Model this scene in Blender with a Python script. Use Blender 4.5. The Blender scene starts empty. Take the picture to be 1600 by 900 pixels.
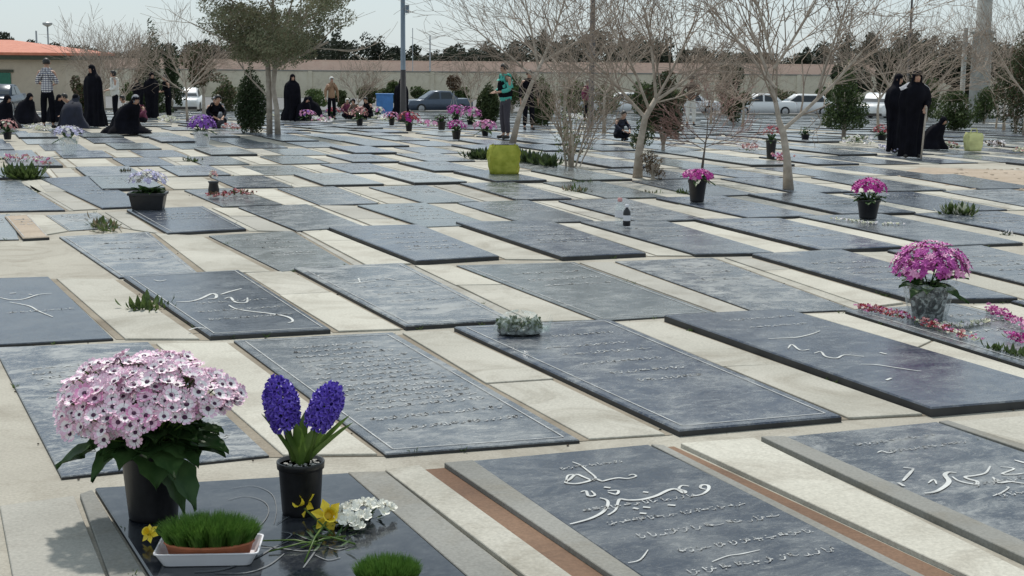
import bpy, math, random
from mathutils import Vector, Matrix, noise
R = math.radians
PI = math.pi
scene = bpy.context.scene
COL = scene.collection

# ------------------------------------------------------------------ camera
F = 2200.0                                   # focal length in pixels of the 1600 px wide photograph
CAM_H = 1.8
cam_d = bpy.data.cameras.new('camera'); cam = bpy.data.objects.new('camera', cam_d); COL.objects.link(cam)
cam_d.sensor_width = 36; cam_d.lens = 36 * F / 1600; cam_d.clip_start = .05; cam_d.clip_end = 5000
CAM_M = Matrix.Rotation(R(90 - 9.29), 4, 'X') @ Matrix.Rotation(R(.5), 4, 'Z')
cam.matrix_world = Matrix.Translation((0, 0, CAM_H)) @ CAM_M
scene.camera = cam
scene.render.resolution_x = 1024; scene.render.resolution_y = 576

# ------------------------------------------------------------------ world, sun, exposure
SUN_EL, SUN_AZ = 57, -8                      # azimuth clockwise from +Y (the view direction)
world = bpy.data.worlds.new('World'); scene.world = world; world.use_nodes = True
wn = world.node_tree; bg = wn.nodes['Background']
sky = wn.nodes.new('ShaderNodeTexSky'); sky.sky_type = 'NISHITA'; sky.sun_disc = False
sky.sun_elevation = R(SUN_EL); sky.sun_rotation = R(SUN_AZ)
sky.air_density = 1.0; sky.dust_density = 1.6; sky.ozone_density = 2.2; sky.altitude = 900
hz = wn.nodes.new('ShaderNodeMix'); hz.data_type = 'RGBA'; hz.inputs[0].default_value = .78      # milky spring haze over the clear sky
hz.inputs[7].default_value = (5.6, 6.5, 6.9, 1); wn.links.new(sky.outputs[0], hz.inputs[6])
wn.links.new(hz.outputs[2], bg.inputs[0]); bg.inputs[1].default_value = .108
sl = bpy.data.lights.new('sun', 'SUN'); sl.energy = 3.1; sl.angle = R(2.2); sl.color = (1, .955, .88)
so = bpy.data.objects.new('sun', sl); COL.objects.link(so)
sd = Vector((math.sin(R(SUN_AZ)) * math.cos(R(SUN_EL)), math.cos(R(SUN_AZ)) * math.cos(R(SUN_EL)), math.sin(R(SUN_EL))))
so.rotation_euler = sd.to_track_quat('Z', 'Y').to_euler()
scene.view_settings.view_transform = 'Standard'; scene.view_settings.look = 'None'
scene.view_settings.exposure = .06; scene.view_settings.gamma = 1; scene.view_settings.use_curve_mapping = False

# ------------------------------------------------------------------ ground profile and pixel rays
def gz(y):
    if y < 28: return 0.0
    if y < 38: return -.03 * (y - 28) ** 2 / 20
    if y < 108: return -.15 - .03 * (y - 38)
    return -2.25
def ray(px, py):
    return (CAM_M.to_3x3() @ Vector(((px - 800) / F, (450 - py) / F, -1))).normalized()
def at(px, py, z=0.0):
    """where the line of sight through a photo pixel meets the ground (plus z)"""
    d = ray(px, py); o = Vector((0, 0, CAM_H)); zz = z; p = o
    for _ in range(60):
        t = (zz - o.z) / d.z; p = o + d * t; n = gz(p.y) + z
        if abs(n - zz) < 1e-5: break
        zz += (n - zz) * .5
    return p
def dep(px, Y):
    """ground point at depth Y below the photo column px"""
    d = ray(px, 150); p = Vector((0, 0, CAM_H)) + d * (Y / d.y)
    return Vector((p.x, Y, gz(Y)))
def proj(p):
    q = CAM_M.to_3x3().transposed() @ (Vector(p) - Vector((0, 0, CAM_H)))
    return (800 + F * q.x / -q.z, 450 - F * q.y / -q.z)
def hpx(px, py, Y):
    """height above the ground of photo row py at depth Y"""
    d = ray(px, py); return CAM_H + d.z * (Y / d.y) - gz(Y)

# ------------------------------------------------------------------ materials
def mat(name, col, rough=.7, metal=0, var=.25, vscale=6, bump=0, bscale=40, trans=0, spec=.5, col2=None, coord='Object', sheen=0, emit=None, subs=0):
    m = bpy.data.materials.new(name); m.use_nodes = True; nt = m.node_tree; n = nt.nodes; L = nt.links
    b = n['Principled BSDF']; b.inputs['Roughness'].default_value = rough; b.inputs['Metallic'].default_value = metal
    b.inputs['Specular IOR Level'].default_value = spec
    tc = n.new('ShaderNodeTexCoord')
    ns = n.new('ShaderNodeTexNoise'); ns.inputs['Scale'].default_value = vscale; ns.inputs['Detail'].default_value = 5
    L.new(tc.outputs[coord], ns.inputs[0])
    rp = n.new('ShaderNodeValToRGB'); rp.color_ramp.elements[0].position = .3; rp.color_ramp.elements[1].position = .7
    c2 = col2 or tuple(min(1, c * (1 + var)) for c in col)
    c1 = tuple(c * (1 - var) for c in col) if not col2 else col
    rp.color_ramp.elements[0].color = (*c1, 1); rp.color_ramp.elements[1].color = (*c2, 1)
    L.new(ns.outputs[0], rp.inputs[0]); L.new(rp.outputs[0], b.inputs['Base Color'])
    if bump:
        n2 = n.new('ShaderNodeTexNoise'); n2.inputs['Scale'].default_value = bscale; n2.inputs['Detail'].default_value = 4
        L.new(tc.outputs[coord], n2.inputs[0])
        bp = n.new('ShaderNodeBump'); bp.inputs['Strength'].default_value = bump; bp.inputs['Distance'].default_value = .02
        L.new(n2.outputs[0], bp.inputs['Height']); L.new(bp.outputs[0], b.inputs['Normal'])
    if subs:
        b.inputs['Subsurface Weight'].default_value = subs; b.inputs['Subsurface Radius'].default_value = (.01, .01, .01)
    if trans: b.inputs['Transmission Weight'].default_value = trans
    return m
def leafmat(name, c1, c2, vs=2.0, rough=.6):
    """leaf clumps: light and dark leaves by a noise in space plus per-leaf variation"""
    m = mat(name, c1, rough, col2=c2, vscale=vs, spec=.3)
    nt = m.node_tree; b = nt.nodes['Principled BSDF']
    out = nt.nodes['Material Output']; tr = nt.nodes.new('ShaderNodeBsdfTranslucent'); mx = nt.nodes.new('ShaderNodeMixShader')
    mx.inputs[0].default_value = .25
    src = b.inputs['Base Color'].links[0].from_socket
    nt.links.new(src, tr.inputs[0]); nt.links.new(b.outputs[0], mx.inputs[1]); nt.links.new(tr.outputs[0], mx.inputs[2])
    nt.links.new(mx.outputs[0], out.inputs[0])
    return m
def film(name, tint=(1, 1, 1), fac=.35):
    m = bpy.data.materials.new(name); m.use_nodes = True; nt = m.node_tree; n = nt.nodes; L = nt.links
    b = n['Principled BSDF']; b.inputs['Base Color'].default_value = (*tint, 1); b.inputs['Roughness'].default_value = .15
    t = n.new('ShaderNodeBsdfTransparent'); mx = n.new('ShaderNodeMixShader')
    tc = n.new('ShaderNodeTexCoord'); ns = n.new('ShaderNodeTexNoise'); ns.inputs['Scale'].default_value = 18; ns.inputs['Detail'].default_value = 4
    ns.inputs['Distortion'].default_value = 1.5
    L.new(tc.outputs['Object'], ns.inputs[0]); rp = n.new('ShaderNodeValToRGB')
    rp.color_ramp.elements[0].position = .42; rp.color_ramp.elements[1].position = .66
    rp.color_ramp.elements[0].color = (fac * .35,) * 3 + (1,); rp.color_ramp.elements[1].color = (min(1, fac * 2.2),) * 3 + (1,)
    L.new(ns.outputs[0], rp.inputs[0]); L.new(rp.outputs[0], mx.inputs[0])
    L.new(t.outputs[0], mx.inputs[1]); L.new(b.outputs[0], mx.inputs[2]); L.new(mx.outputs[0], n['Material Output'].inputs[0])
    bp = n.new('ShaderNodeBump'); bp.inputs['Strength'].default_value = .8; L.new(ns.outputs[0], bp.inputs['Height']); L.new(bp.outputs[0], b.inputs['Normal'])
    return m

def slab_material(name, polished=False):
    """dark granite, dust film and water marks; Object colour tints it, Object alpha sets the dust"""
    m = bpy.data.materials.new(name); m.use_nodes = True; nt = m.node_tree; n = nt.nodes; L = nt.links
    b = n['Principled BSDF']; tc = n.new('ShaderNodeTexCoord'); oi = n.new('ShaderNodeObjectInfo')
    off = n.new('ShaderNodeVectorMath'); off.operation = 'ADD'
    mul = n.new('ShaderNodeMath'); mul.operation = 'MULTIPLY'; mul.inputs[1].default_value = 57
    L.new(oi.outputs['Random'], mul.inputs[0]); L.new(tc.outputs['Object'], off.inputs[0]); L.new(mul.outputs[0], off.inputs[1])
    def nz(scale, detail, stretch=(1, 1, 1), dist=0, rough=.5):
        mp = n.new('ShaderNodeMapping'); mp.inputs['Scale'].default_value = stretch; L.new(off.outputs[0], mp.inputs[0])
        x = n.new('ShaderNodeTexNoise'); x.inputs['Scale'].default_value = scale; x.inputs['Detail'].default_value = detail
        x.inputs['Distortion'].default_value = dist; x.inputs['Roughness'].default_value = rough; L.new(mp.outputs[0], x.inputs[0]); return x
    def ramp(src, p0, p1, c0=(0, 0, 0, 1), c1=(1, 1, 1, 1)):
        r = n.new('ShaderNodeValToRGB'); r.color_ramp.elements[0].position = p0; r.color_ramp.elements[1].position = p1
        r.color_ramp.elements[0].color = c0; r.color_ramp.elements[1].color = c1; L.new(src, r.inputs[0]); return r
    def mix(kind, f, a, c):
        x = n.new('ShaderNodeMix'); x.data_type = 'RGBA'; x.blend_type = kind
        for s, v in ((x.inputs[0], f), (x.inputs[6], a), (x.inputs[7], c)):
            if hasattr(v, 'is_linked'): L.new(v, s)
            else: s.default_value = v
        return x.outputs[2]
    grain = ramp(nz(160, 3).outputs[0], .35, .7, (.75, .75, .75, 1), (1.3, 1.3, 1.3, 1))
    base = mix('MULTIPLY', 1.0, oi.outputs['Color'], grain.outputs[0])
    blot = ramp(nz(2.2, 6, (1, .8, 1), .6).outputs[0], .35, .7)
    base = mix('MIX', blot.outputs[0], mix('MULTIPLY', 1.0, base, (.72, .75, .8, 1)), base)
    dust1 = ramp(nz(2.4, 9, (1, 1.35, 1), .9, .72).outputs[0], .43, .62)
    dust2 = ramp(nz(24, 5, (1, 1.6, 1), 2.0, .65).outputs[0], .50, .68)
    dust3 = ramp(nz(8, 6, (1, 1.9, 1), .8, .65).outputs[0], .52, .66)
    add = n.new('ShaderNodeMath'); add.operation = 'ADD'; L.new(dust1.outputs[0], add.inputs[0])
    m2 = n.new('ShaderNodeMath'); m2.operation = 'MULTIPLY'; L.new(dust2.outputs[0], m2.inputs[0]); m2.inputs[1].default_value = .8
    L.new(m2.outputs[0], add.inputs[1])
    ad2 = n.new('ShaderNodeMath'); ad2.operation = 'ADD'; m3 = n.new('ShaderNodeMath'); m3.operation = 'MULTIPLY'
    L.new(dust3.outputs[0], m3.inputs[0]); m3.inputs[1].default_value = .7; L.new(add.outputs[0], ad2.inputs[0]); L.new(m3.outputs[0], ad2.inputs[1])
    fac = n.new('ShaderNodeMath'); fac.operation = 'MULTIPLY'; fac.use_clamp = True
    L.new(ad2.outputs[0], fac.inputs[0]); L.new(oi.outputs['Alpha'], fac.inputs[1])
    col = mix('MIX', fac.outputs[0], base, (.29, .30, .295, 1))
    L.new(col, b.inputs['Base Color'])
    rr = n.new('ShaderNodeMapRange'); L.new(fac.outputs[0], rr.inputs[0])
    rr.inputs[3].default_value = .07 if polished else .17; rr.inputs[4].default_value = .3 if polished else .42
    L.new(rr.outputs[0], b.inputs['Roughness'])
    bp = n.new('ShaderNodeBump'); bp.inputs['Strength'].default_value = .02 if polished else .12; bp.inputs['Distance'].default_value = .004
    L.new(dust2.outputs[0], bp.inputs['Height']); L.new(bp.outputs[0], b.inputs['Normal'])
    b.inputs['Specular IOR Level'].default_value = .55
    return m

def concrete_material(name, c1, c2, stain=(.23, .2, .15)):
    m = bpy.data.materials.new(name); m.use_nodes = True; nt = m.node_tree; n = nt.nodes; L = nt.links
    b = n['Principled BSDF']; b.inputs['Roughness'].default_value = .85; b.inputs['Specular IOR Level'].default_value = .3
    tc = n.new('ShaderNodeTexCoord')
    def nz(s, d, dist=0, rg=.55):
        x = n.new('ShaderNodeTexNoise'); x.inputs['Scale'].default_value = s; x.inputs['Detail'].default_value = d
        x.inputs['Distortion'].default_value = dist; x.inputs['Roughness'].default_value = rg; L.new(tc.outputs['Object'], x.inputs[0]); return x
    def ramp(src, p0, p1, c0, c1):
        r = n.new('ShaderNodeValToRGB'); r.color_ramp.elements[0].position = p0; r.color_ramp.elements[1].position = p1
        r.color_ramp.elements[0].color = (*c0, 1); r.color_ramp.elements[1].color = (*c1, 1); L.new(src, r.inputs[0]); return r.outputs[0]
    a = ramp(nz(.9, 7, .4).outputs[0], .3, .7, c1, c2)
    x = n.new('ShaderNodeMix'); x.data_type = 'RGBA'; f = ramp(nz(1.7, 10, 1.2, .7).outputs[0], .48, .74, (0, 0, 0), (.75, .75, .75))
    L.new(f, x.inputs[0]); L.new(a, x.inputs[6]); x.inputs[7].default_value = (*stain, 1)
    y = n.new('ShaderNodeMix'); y.data_type = 'RGBA'; y.blend_type = 'MULTIPLY'; y.inputs[0].default_value = 1
    L.new(x.outputs[2], y.inputs[6]); L.new(ramp(nz(70, 4).outputs[0], .3, .72, (.82, .82, .82), (1.1, 1.1, 1.1)), y.inputs[7])
    L.new(y.outputs[2], b.inputs['Base Color'])
    bp = n.new('ShaderNodeBump'); bp.inputs['Strength'].default_value = .35; bp.inputs['Distance'].default_value = .01
    L.new(nz(45, 6).outputs[0], bp.inputs['Height']); L.new(bp.outputs[0], b.inputs['Normal'])
    return m

M = {}
M['slab'] = slab_material('grave granite'); M['slab_polished'] = slab_material('polished granite', True)
M['slab_side_shade'] = mat('shaded stone edge', (.016, .017, .02), .6, col2=(.045, .045, .045), vscale=5)  # slab sides coloured near black, their shade painted in
M['concrete'] = concrete_material('cream concrete', (.375, .36, .31), (.50, .48, .42), (.23, .205, .16))
M['concrete_b'] = concrete_material('older concrete', (.33, .32, .285), (.44, .425, .38), (.2, .18, .145))
M['concrete_c'] = concrete_material('pale cement', (.45, .43, .37), (.56, .54, .47), (.30, .27, .22))
M['ground'] = concrete_material('dusty ground', (.34, .315, .265), (.46, .435, .37), (.19, .16, .12))
M['kerb'] = concrete_material('grey cement kerb', (.20, .20, .185), (.31, .305, .28), (.2, .18, .14))
M['soil'] = concrete_material('reddish soil', (.15, .085, .052), (.24, .15, .098), (.09, .055, .038))
M['clay'] = concrete_material('orange clay earth', (.36, .285, .21), (.46, .38, .3), (.27, .21, .16))
M['engrave'] = mat('white engraving paint', (.50, .51, .50), .8, var=.25, vscale=20)
M['engrave_dim'] = mat('worn engraving', (.37, .38, .38), .8, var=.35, vscale=12)
M['black_plastic'] = mat('black pot plastic', (.012, .012, .014), .38, var=.3, vscale=30)
M['terracotta'] = mat('terracotta', (.40, .13, .06), .75, var=.2, vscale=20, bump=.1)
M['white_plastic'] = mat('white plastic', (.72, .71, .74), .35, var=.06)
M['soilpot'] = mat('potting soil', (.035, .025, .018), .95, col2=(.09, .07, .05), vscale=90, bump=.6, bscale=120)
M['gravel'] = mat('pale gravel', (.3, .29, .27), .8, col2=(.6, .58, .55), vscale=60)
M['grass'] = leafmat('wheat grass', (.05, .13, .018), (.14, .26, .05), 30)
M['weed'] = leafmat('weed leaf', (.05, .09, .025), (.12, .17, .05), 9)
M['dkleaf'] = leafmat('dark leaf', (.028, .075, .022), (.075, .14, .045), 14, .45)
M['hyleaf'] = leafmat('hyacinth leaf', (.06, .13, .02), (.17, .26, .06), 9, .4)
M['hyfl'] = mat('hyacinth petal', (.10, .05, .42), .5, col2=(.22, .14, .68), vscale=30, subs=.1)
M['petal_white'] = mat('white petal', (.84, .80, .81), .55, var=.05, subs=.05)
M['petal_pink'] = mat('pink petal', (.80, .50, .64), .55, col2=(.85, .63, .74), vscale=25, subs=.05)
M['petal_rose'] = mat('rose petal', (.62, .20, .42), .55, col2=(.74, .36, .55), vscale=25)
M['petal_purple'] = mat('purple petal', (.34, .03, .24), .55, col2=(.56, .10, .42), vscale=30)
M['petal_magenta'] = mat('magenta petal', (.36, .008, .20), .55, col2=(.55, .03, .33), vscale=30)
M['petal_lilac'] = mat('lilac petal', (.42, .38, .60), .55, col2=(.68, .66, .8), vscale=25)
M['petal_violet'] = mat('violet petal', (.14, .03, .30), .55, col2=(.30, .10, .5), vscale=25)
M['petal_red'] = mat('red petal', (.30, .02, .035), .55, col2=(.45, .06, .09), vscale=25)
M['petal_salmon'] = mat('salmon petal', (.5, .2, .2), .6, col2=(.66, .38, .36), vscale=25)
M['petal_cream'] = mat('cream petal', (.7, .68, .5), .6, col2=(.8, .8, .7), vscale=25)
M['petal_yellow'] = mat('yellow petal', (.80, .56, .02), .5, col2=(.88, .72, .06), vscale=25, subs=.05)
M['eye_dark'] = mat('dark flower eye', (.06, .01, .05), .6, var=.2)
M['clear'] = film('clear wrap'); M['clear_dense'] = film('crinkled wrap', (.8, .86, .84), .26)
M['bark'] = mat('pale bark', (.30, .25, .20), .85, col2=(.50, .43, .36), vscale=9, bump=.4, bscale=30)
M['bark_dark'] = mat('dark bark', (.10, .08, .065), .85, col2=(.2, .16, .13), vscale=9, bump=.4, bscale=30)
M['twig'] = mat('bare twigs', (.22, .172, .135), .85, col2=(.36, .29, .235), vscale=4)
M['twig_pink'] = mat('reddish twigs', (.24, .14, .12), .85, col2=(.34, .22, .19), vscale=4)
M['olive'] = leafmat('olive leaves', (.11, .13, .065), (.33, .34, .22), 2.2)
M['olive_brown'] = leafmat('tan leaves', (.16, .14, .085), (.34, .30, .2), 2.2)
M['evergreen'] = leafmat('evergreen leaves', (.022, .042, .018), (.06, .085, .035), 2.0)
M['topiary'] = leafmat('topiary leaves', (.03, .05, .02), (.075, .095, .035), 3)
M['bushgreen'] = leafmat('bush leaves', (.04, .07, .02), (.10, .14, .045), 2.5)
M['brownleaf'] = leafmat('brown leaves', (.07, .045, .03), (.15, .10, .06), 2)
M['dryleaf'] = leafmat('dry twigs and leaves', (.14, .11, .075), (.26, .22, .15), 2)
M['treeline'] = leafmat('far trees', (.018, .026, .018), (.04, .05, .032), .25)
M['cream_wall'] = concrete_material('cream wall', (.60, .54, .42), (.68, .62, .50), (.44, .39, .3))
M['brick_far'] = concrete_material('pinkish brick wall', (.60, .43, .37), (.66, .50, .43), (.52, .38, .33))
M['bwall'] = concrete_material('building wall', (.50, .42, .33), (.56, .48, .38), (.42, .35, .28))
M['roof'] = mat('orange roof tiles', (.46, .14, .08), .7, col2=(.56, .2, .12), vscale=3, bump=.3, bscale=20)
M['green_door'] = mat('green door', (.015, .13, .085), .5, var=.1)
M['eave'] = mat('dark eave', (.05, .055, .035), .7, var=.2)
M['pole_blue'] = mat('painted grey-blue pole', (.12, .16, .2), .45, var=.15, vscale=3)
M['pole_dark'] = mat('dark pole', (.05, .042, .04), .6, var=.2)
M['pole_conc'] = mat('weathered mast', (.19, .2, .19), .8, col2=(.32, .32, .30), vscale=2)
M['steel'] = mat('grey steel', (.3, .31, .32), .4, metal=.6, var=.1)
M['skin'] = mat('skin', (.46, .27, .19), .55, var=.06, subs=.1)
M['hair'] = mat('black hair', (.012, .010, .009), .5, var=.3, vscale=40)
M['black_cloth'] = mat('black cloth', (.006, .006, .010), .9, var=.4, vscale=6, bump=.3, bscale=14, spec=.12)
M['navy_cloth'] = mat('dark navy cloth', (.012, .014, .03), .8, var=.4, vscale=6)
M['grey_scarf'] = mat('grey patterned scarf', (.16, .17, .2), .8, col2=(.45, .45, .48), vscale=22)
M['white_cloth'] = mat('white cloth', (.68, .66, .62), .8, var=.1)
M['tan_cloth'] = mat('tan coat', (.33, .2, .12), .8, var=.15)
M['teal_cloth'] = mat('turquoise shirt', (.08, .45, .38), .75, var=.12)
M['grey_trouser'] = mat('grey trousers', (.05, .045, .06), .8, var=.2)
M['maroon'] = mat('maroon cloth', (.16, .03, .07), .8, var=.25)
M['brown_cloth'] = mat('brown jacket', (.13, .09, .07), .8, var=.25)
M['wood'] = mat('walking stick wood', (.42, .36, .30), .6, var=.15)
M['shoe'] = mat('shoe', (.02, .018, .018), .5, var=.2)
M['lime'] = mat('lime green bag', (.26, .29, .015), .6, col2=(.50, .50, .07), vscale=7, bump=1, bscale=9)
M['pale_yellow'] = mat('pale yellow bag', (.66, .66, .30), .6, var=.15)
M['blue_box'] = mat('blue box', (.06, .2, .5), .5, var=.15)
M['glass'] = mat('car glass', (.02, .028, .035), .08, var=.2); M['tyre'] = mat('tyre', (.02, .02, .02), .8, var=.2)
M['rim'] = mat('rim', (.4, .4, .41), .35, metal=.7, var=.1); M['lampglass'] = mat('lamp glass', (.75, .76, .75), .15, var=.05)
M['redlamp'] = mat('tail lamp', (.35, .01, .01), .25, var=.1); M['plate'] = mat('number plate', (.75, .75, .72), .5, var=.03)
M['paint_white'] = mat('white car paint', (.74, .74, .74), .25, var=.02); M['paint_grey'] = mat('grey blue car paint', (.07, .09, .125), .25, metal=.3, var=.05)
M['paint_dark'] = mat('dark blue car paint', (.03, .045, .07), .25, metal=.2, var=.05); M['paint_silver'] = mat('silver car paint', (.45, .46, .48), .3, metal=.4, var=.03)
# striped shirt
def striped():
    m = mat('striped shirt', (.6, .58, .6), .8, var=.05); nt = m.node_tree; n = nt.nodes; L = nt.links
    tc = n.new('ShaderNodeTexCoord'); cols = []
    for ax, sc in (('Z', 6.0), ('X', 5.0)):
        w = n.new('ShaderNodeTexWave'); w.bands_direction = ax; w.inputs['Scale'].default_value = sc; L.new(tc.outputs['Object'], w.inputs[0])
        r = n.new('ShaderNodeValToRGB'); r.color_ramp.elements[0].position = .25; r.color_ramp.elements[1].position = .6
        r.color_ramp.elements[0].color = (.13, .13, .19, 1) if ax == 'Z' else (.55, .55, .6, 1); r.color_ramp.elements[1].color = (.78, .76, .75, 1) if ax == 'Z' else (1, 1, 1, 1)
        L.new(w.outputs[0], r.inputs[0]); cols.append(r)
    x = n.new('ShaderNodeMix'); x.data_type = 'RGBA'; x.blend_type = 'MULTIPLY'; x.inputs[0].default_value = 1
    L.new(cols[0].outputs[0], x.inputs[6]); L.new(cols[1].outputs[0], x.inputs[7]); L.new(x.outputs[2], n['Principled BSDF'].inputs['Base Color'])
    return m
M['striped'] = striped()

# ------------------------------------------------------------------ mesh helpers
class MB:
    def __init__(s): s.v = []; s.f = []; s.m = []
    def add(s, vs, fs, mi=0):
        b = len(s.v); s.v += [tuple(v) for v in vs]; s.f += [tuple(i + b for i in f) for f in fs]; s.m += [mi] * len(fs)
    def box(s, c, sz, rz=0, mi=0):
        cx, cy, cz = c; hx, hy, hz = sz[0] / 2, sz[1] / 2, sz[2] / 2; ca, sa = math.cos(rz), math.sin(rz)
        vs = []
        for z in (-hz, hz):
            for x, y in ((-hx, -hy), (hx, -hy), (hx, hy), (-hx, hy)):
                vs.append((cx + x * ca - y * sa, cy + x * sa + y * ca, cz + z))
        s.add(vs, [(3, 2, 1, 0), (4, 5, 6, 7), (0, 1, 5, 4), (1, 2, 6, 5), (2, 3, 7, 6), (3, 0, 4, 7)], mi)
    def tube(s, pts, rad, n=6, cap=True, mi=0):
        pts = [Vector(p) for p in pts]; rings = []
        up = Vector((0, 0, 1)); prev = None
        for i, p in enumerate(pts):
            d = (pts[min(i + 1, len(pts) - 1)] - pts[max(i - 1, 0)])
            d = d.normalized() if d.length > 1e-9 else up
            if prev is None: a = d.orthogonal().normalized()
            else:
                a = prev - d * prev.dot(d); a = a.normalized() if a.length > 1e-6 else d.orthogonal().normalized()
            prev = a; b = d.cross(a); r = rad[i] if hasattr(rad, '__len__') else rad
            rings.append([p + (a * math.cos(t * 2 * PI / n) + b * math.sin(t * 2 * PI / n)) * r for t in range(n)])
        vs = [q for r in rings for q in r]; fs = []
        for i in range(len(pts) - 1):
            for t in range(n):
                fs.append((i * n + t, i * n + (t + 1) % n, (i + 1) * n + (t + 1) % n, (i + 1) * n + t))
        if cap: fs += [tuple(range(n - 1, -1, -1)), tuple((len(pts) - 1) * n + t for t in range(n))]
        s.add(vs, fs, mi)
    def lathe(s, prof, n=24, c=(0, 0, 0), mi=0, sy=1.0, wob=0):
        vs = []; fs = []
        for r, z in prof:
            for t in range(n):
                a = 2 * PI * t / n; rr = r * (1 + wob * math.sin(a * 3 + z * 40))
                vs.append((c[0] + rr * math.cos(a), c[1] + rr * math.sin(a) * sy, c[2] + z))
        for i in range(len(prof) - 1):
            for t in range(n):
                fs.append((i * n + t, i * n + (t + 1) % n, (i + 1) * n + (t + 1) % n, (i + 1) * n + t))
        if prof[0][0] > 1e-6: fs.append(tuple(range(n - 1, -1, -1)))
        if prof[-1][0] > 1e-6: fs.append(tuple((len(prof) - 1) * n + t for t in range(n)))
        s.add(vs, fs, mi)
    def ball(s, c, r, seg=8, rings=5, sz=1.0, mi=0, sxy=1.0):
        prof = [(r * math.sin(PI * i / rings), -r * sz * math.cos(PI * i / rings)) for i in range(rings + 1)]
        prof[0] = (r * .02, prof[0][1]); prof[-1] = (r * .02, prof[-1][1])
        s.lathe(prof, seg, c, mi, sxy)
    def leaf(s, p, d, side, L, W, curl=.15, mi=0, nseg=2):
        """pointed leaf blade"""
        p = Vector(p); d = Vector(d).normalized(); side = Vector(side).normalized(); up = side.cross(d)
        vs = [p]; 
        for k in range(1, nseg + 1):
            t = k / (nseg + 1); w = W * math.sin(PI * min(1, t * 1.05)) ** .8
            c = p + d * L * t - up * (curl * L * t * t)
            vs += [c - side * w / 2 + up * w * .12, c - up * 0, c + side * w / 2 + up * w * .12]
        vs.append(p + d * L - up * curl * L)
        fs = [(0, 2, 1), (0, 3, 2)]
        for k in range(nseg - 1):
            a = 1 + 3 * k; fs += [(a, a + 1, a + 4, a + 3), (a + 1, a + 2, a + 5, a + 4)]
        a = 1 + 3 * (nseg - 1); e = len(vs) - 1; fs += [(a, a + 1, e), (a + 1, a + 2, e)]
        s.add(vs, fs, mi)
    def build(s, name, mats, parent=None, smooth=False, loc=(0, 0, 0), rot=0):
        me = bpy.data.meshes.new(name); me.from_pydata(s.v, [], s.f)
        if not isinstance(mats, (list, tuple)): mats = [mats]
        for m in mats: me.materials.append(m)
        if len(mats) > 1: me.polygons.foreach_set('material_index', s.m)
        if smooth: me.polygons.foreach_set('use_smooth', [True] * len(s.f))
        me.update(); o = bpy.data.objects.new(name, me); COL.objects.link(o)
        o.location = loc; o.rotation_euler = (0, 0, rot)
        if parent: o.parent = parent
        return o
def tag(o, label=None, cat=None, group=None, kind=None):
    if label: o['label'] = label
    if cat: o['category'] = cat
    if group: o['group'] = group
    if kind: o['kind'] = kind
    return o
def thing(name, label, cat, loc, rz=0, group=None):
    o = bpy.data.objects.new(name, None); COL.objects.link(o); o.location = loc; o.rotation_euler = (0, 0, rz)
    o.empty_display_size = .1
    return tag(o, label, cat, group)
def bevel(o, w, seg=1):
    b = o.modifiers.new('bevel', 'BEVEL'); b.width = w; b.segments = seg; b.limit_method = 'ANGLE'; return o
def dup_tree(o, parent=None):
    c = o.copy(); COL.objects.link(c); c.parent = parent
    for ch in list(o.children): dup_tree(ch, c)
    return c

# ------------------------------------------------------------------ ground
g = MB()
ys = [-30, -5, 0, 10, 20, 28] + [28 + i for i in range(1, 11)] + [40 + i * 4 for i in range(17)] + [108, 112, 150, 250, 500, 1200, 3500]
for i in range(len(ys) - 1):
    g.add([(-2500, ys[i], gz(ys[i])), (2500, ys[i], gz(ys[i])), (2500, ys[i + 1], gz(ys[i + 1])), (-2500, ys[i + 1], gz(ys[i + 1]))], [(0, 1, 2, 3)])
tag(g.build('ground', M['ground']), kind='structure')
M['asphalt'] = concrete_material('worn asphalt', (.14, .14, .145), (.19, .19, .19), (.11, .105, .1))
g = MB(); yy_ = [88, 96, 104, 108, 112, 139]
for i in range(5): g.add([(-200, yy_[i], gz(yy_[i]) + .006), (200, yy_[i], gz(yy_[i]) + .006), (200, yy_[i + 1], gz(yy_[i + 1]) + .006), (-200, yy_[i + 1], gz(yy_[i + 1]) + .006)], [(0, 1, 2, 3)])
tag(g.build('road', M['asphalt']), kind='structure')
g = MB()
for k in range(60): g.box((-90 + k * 3, 87.6, gz(87.6) + .04), (2.98, .2, .24))
tag(g.build('road_kerb', M['kerb']), kind='structure')

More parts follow.
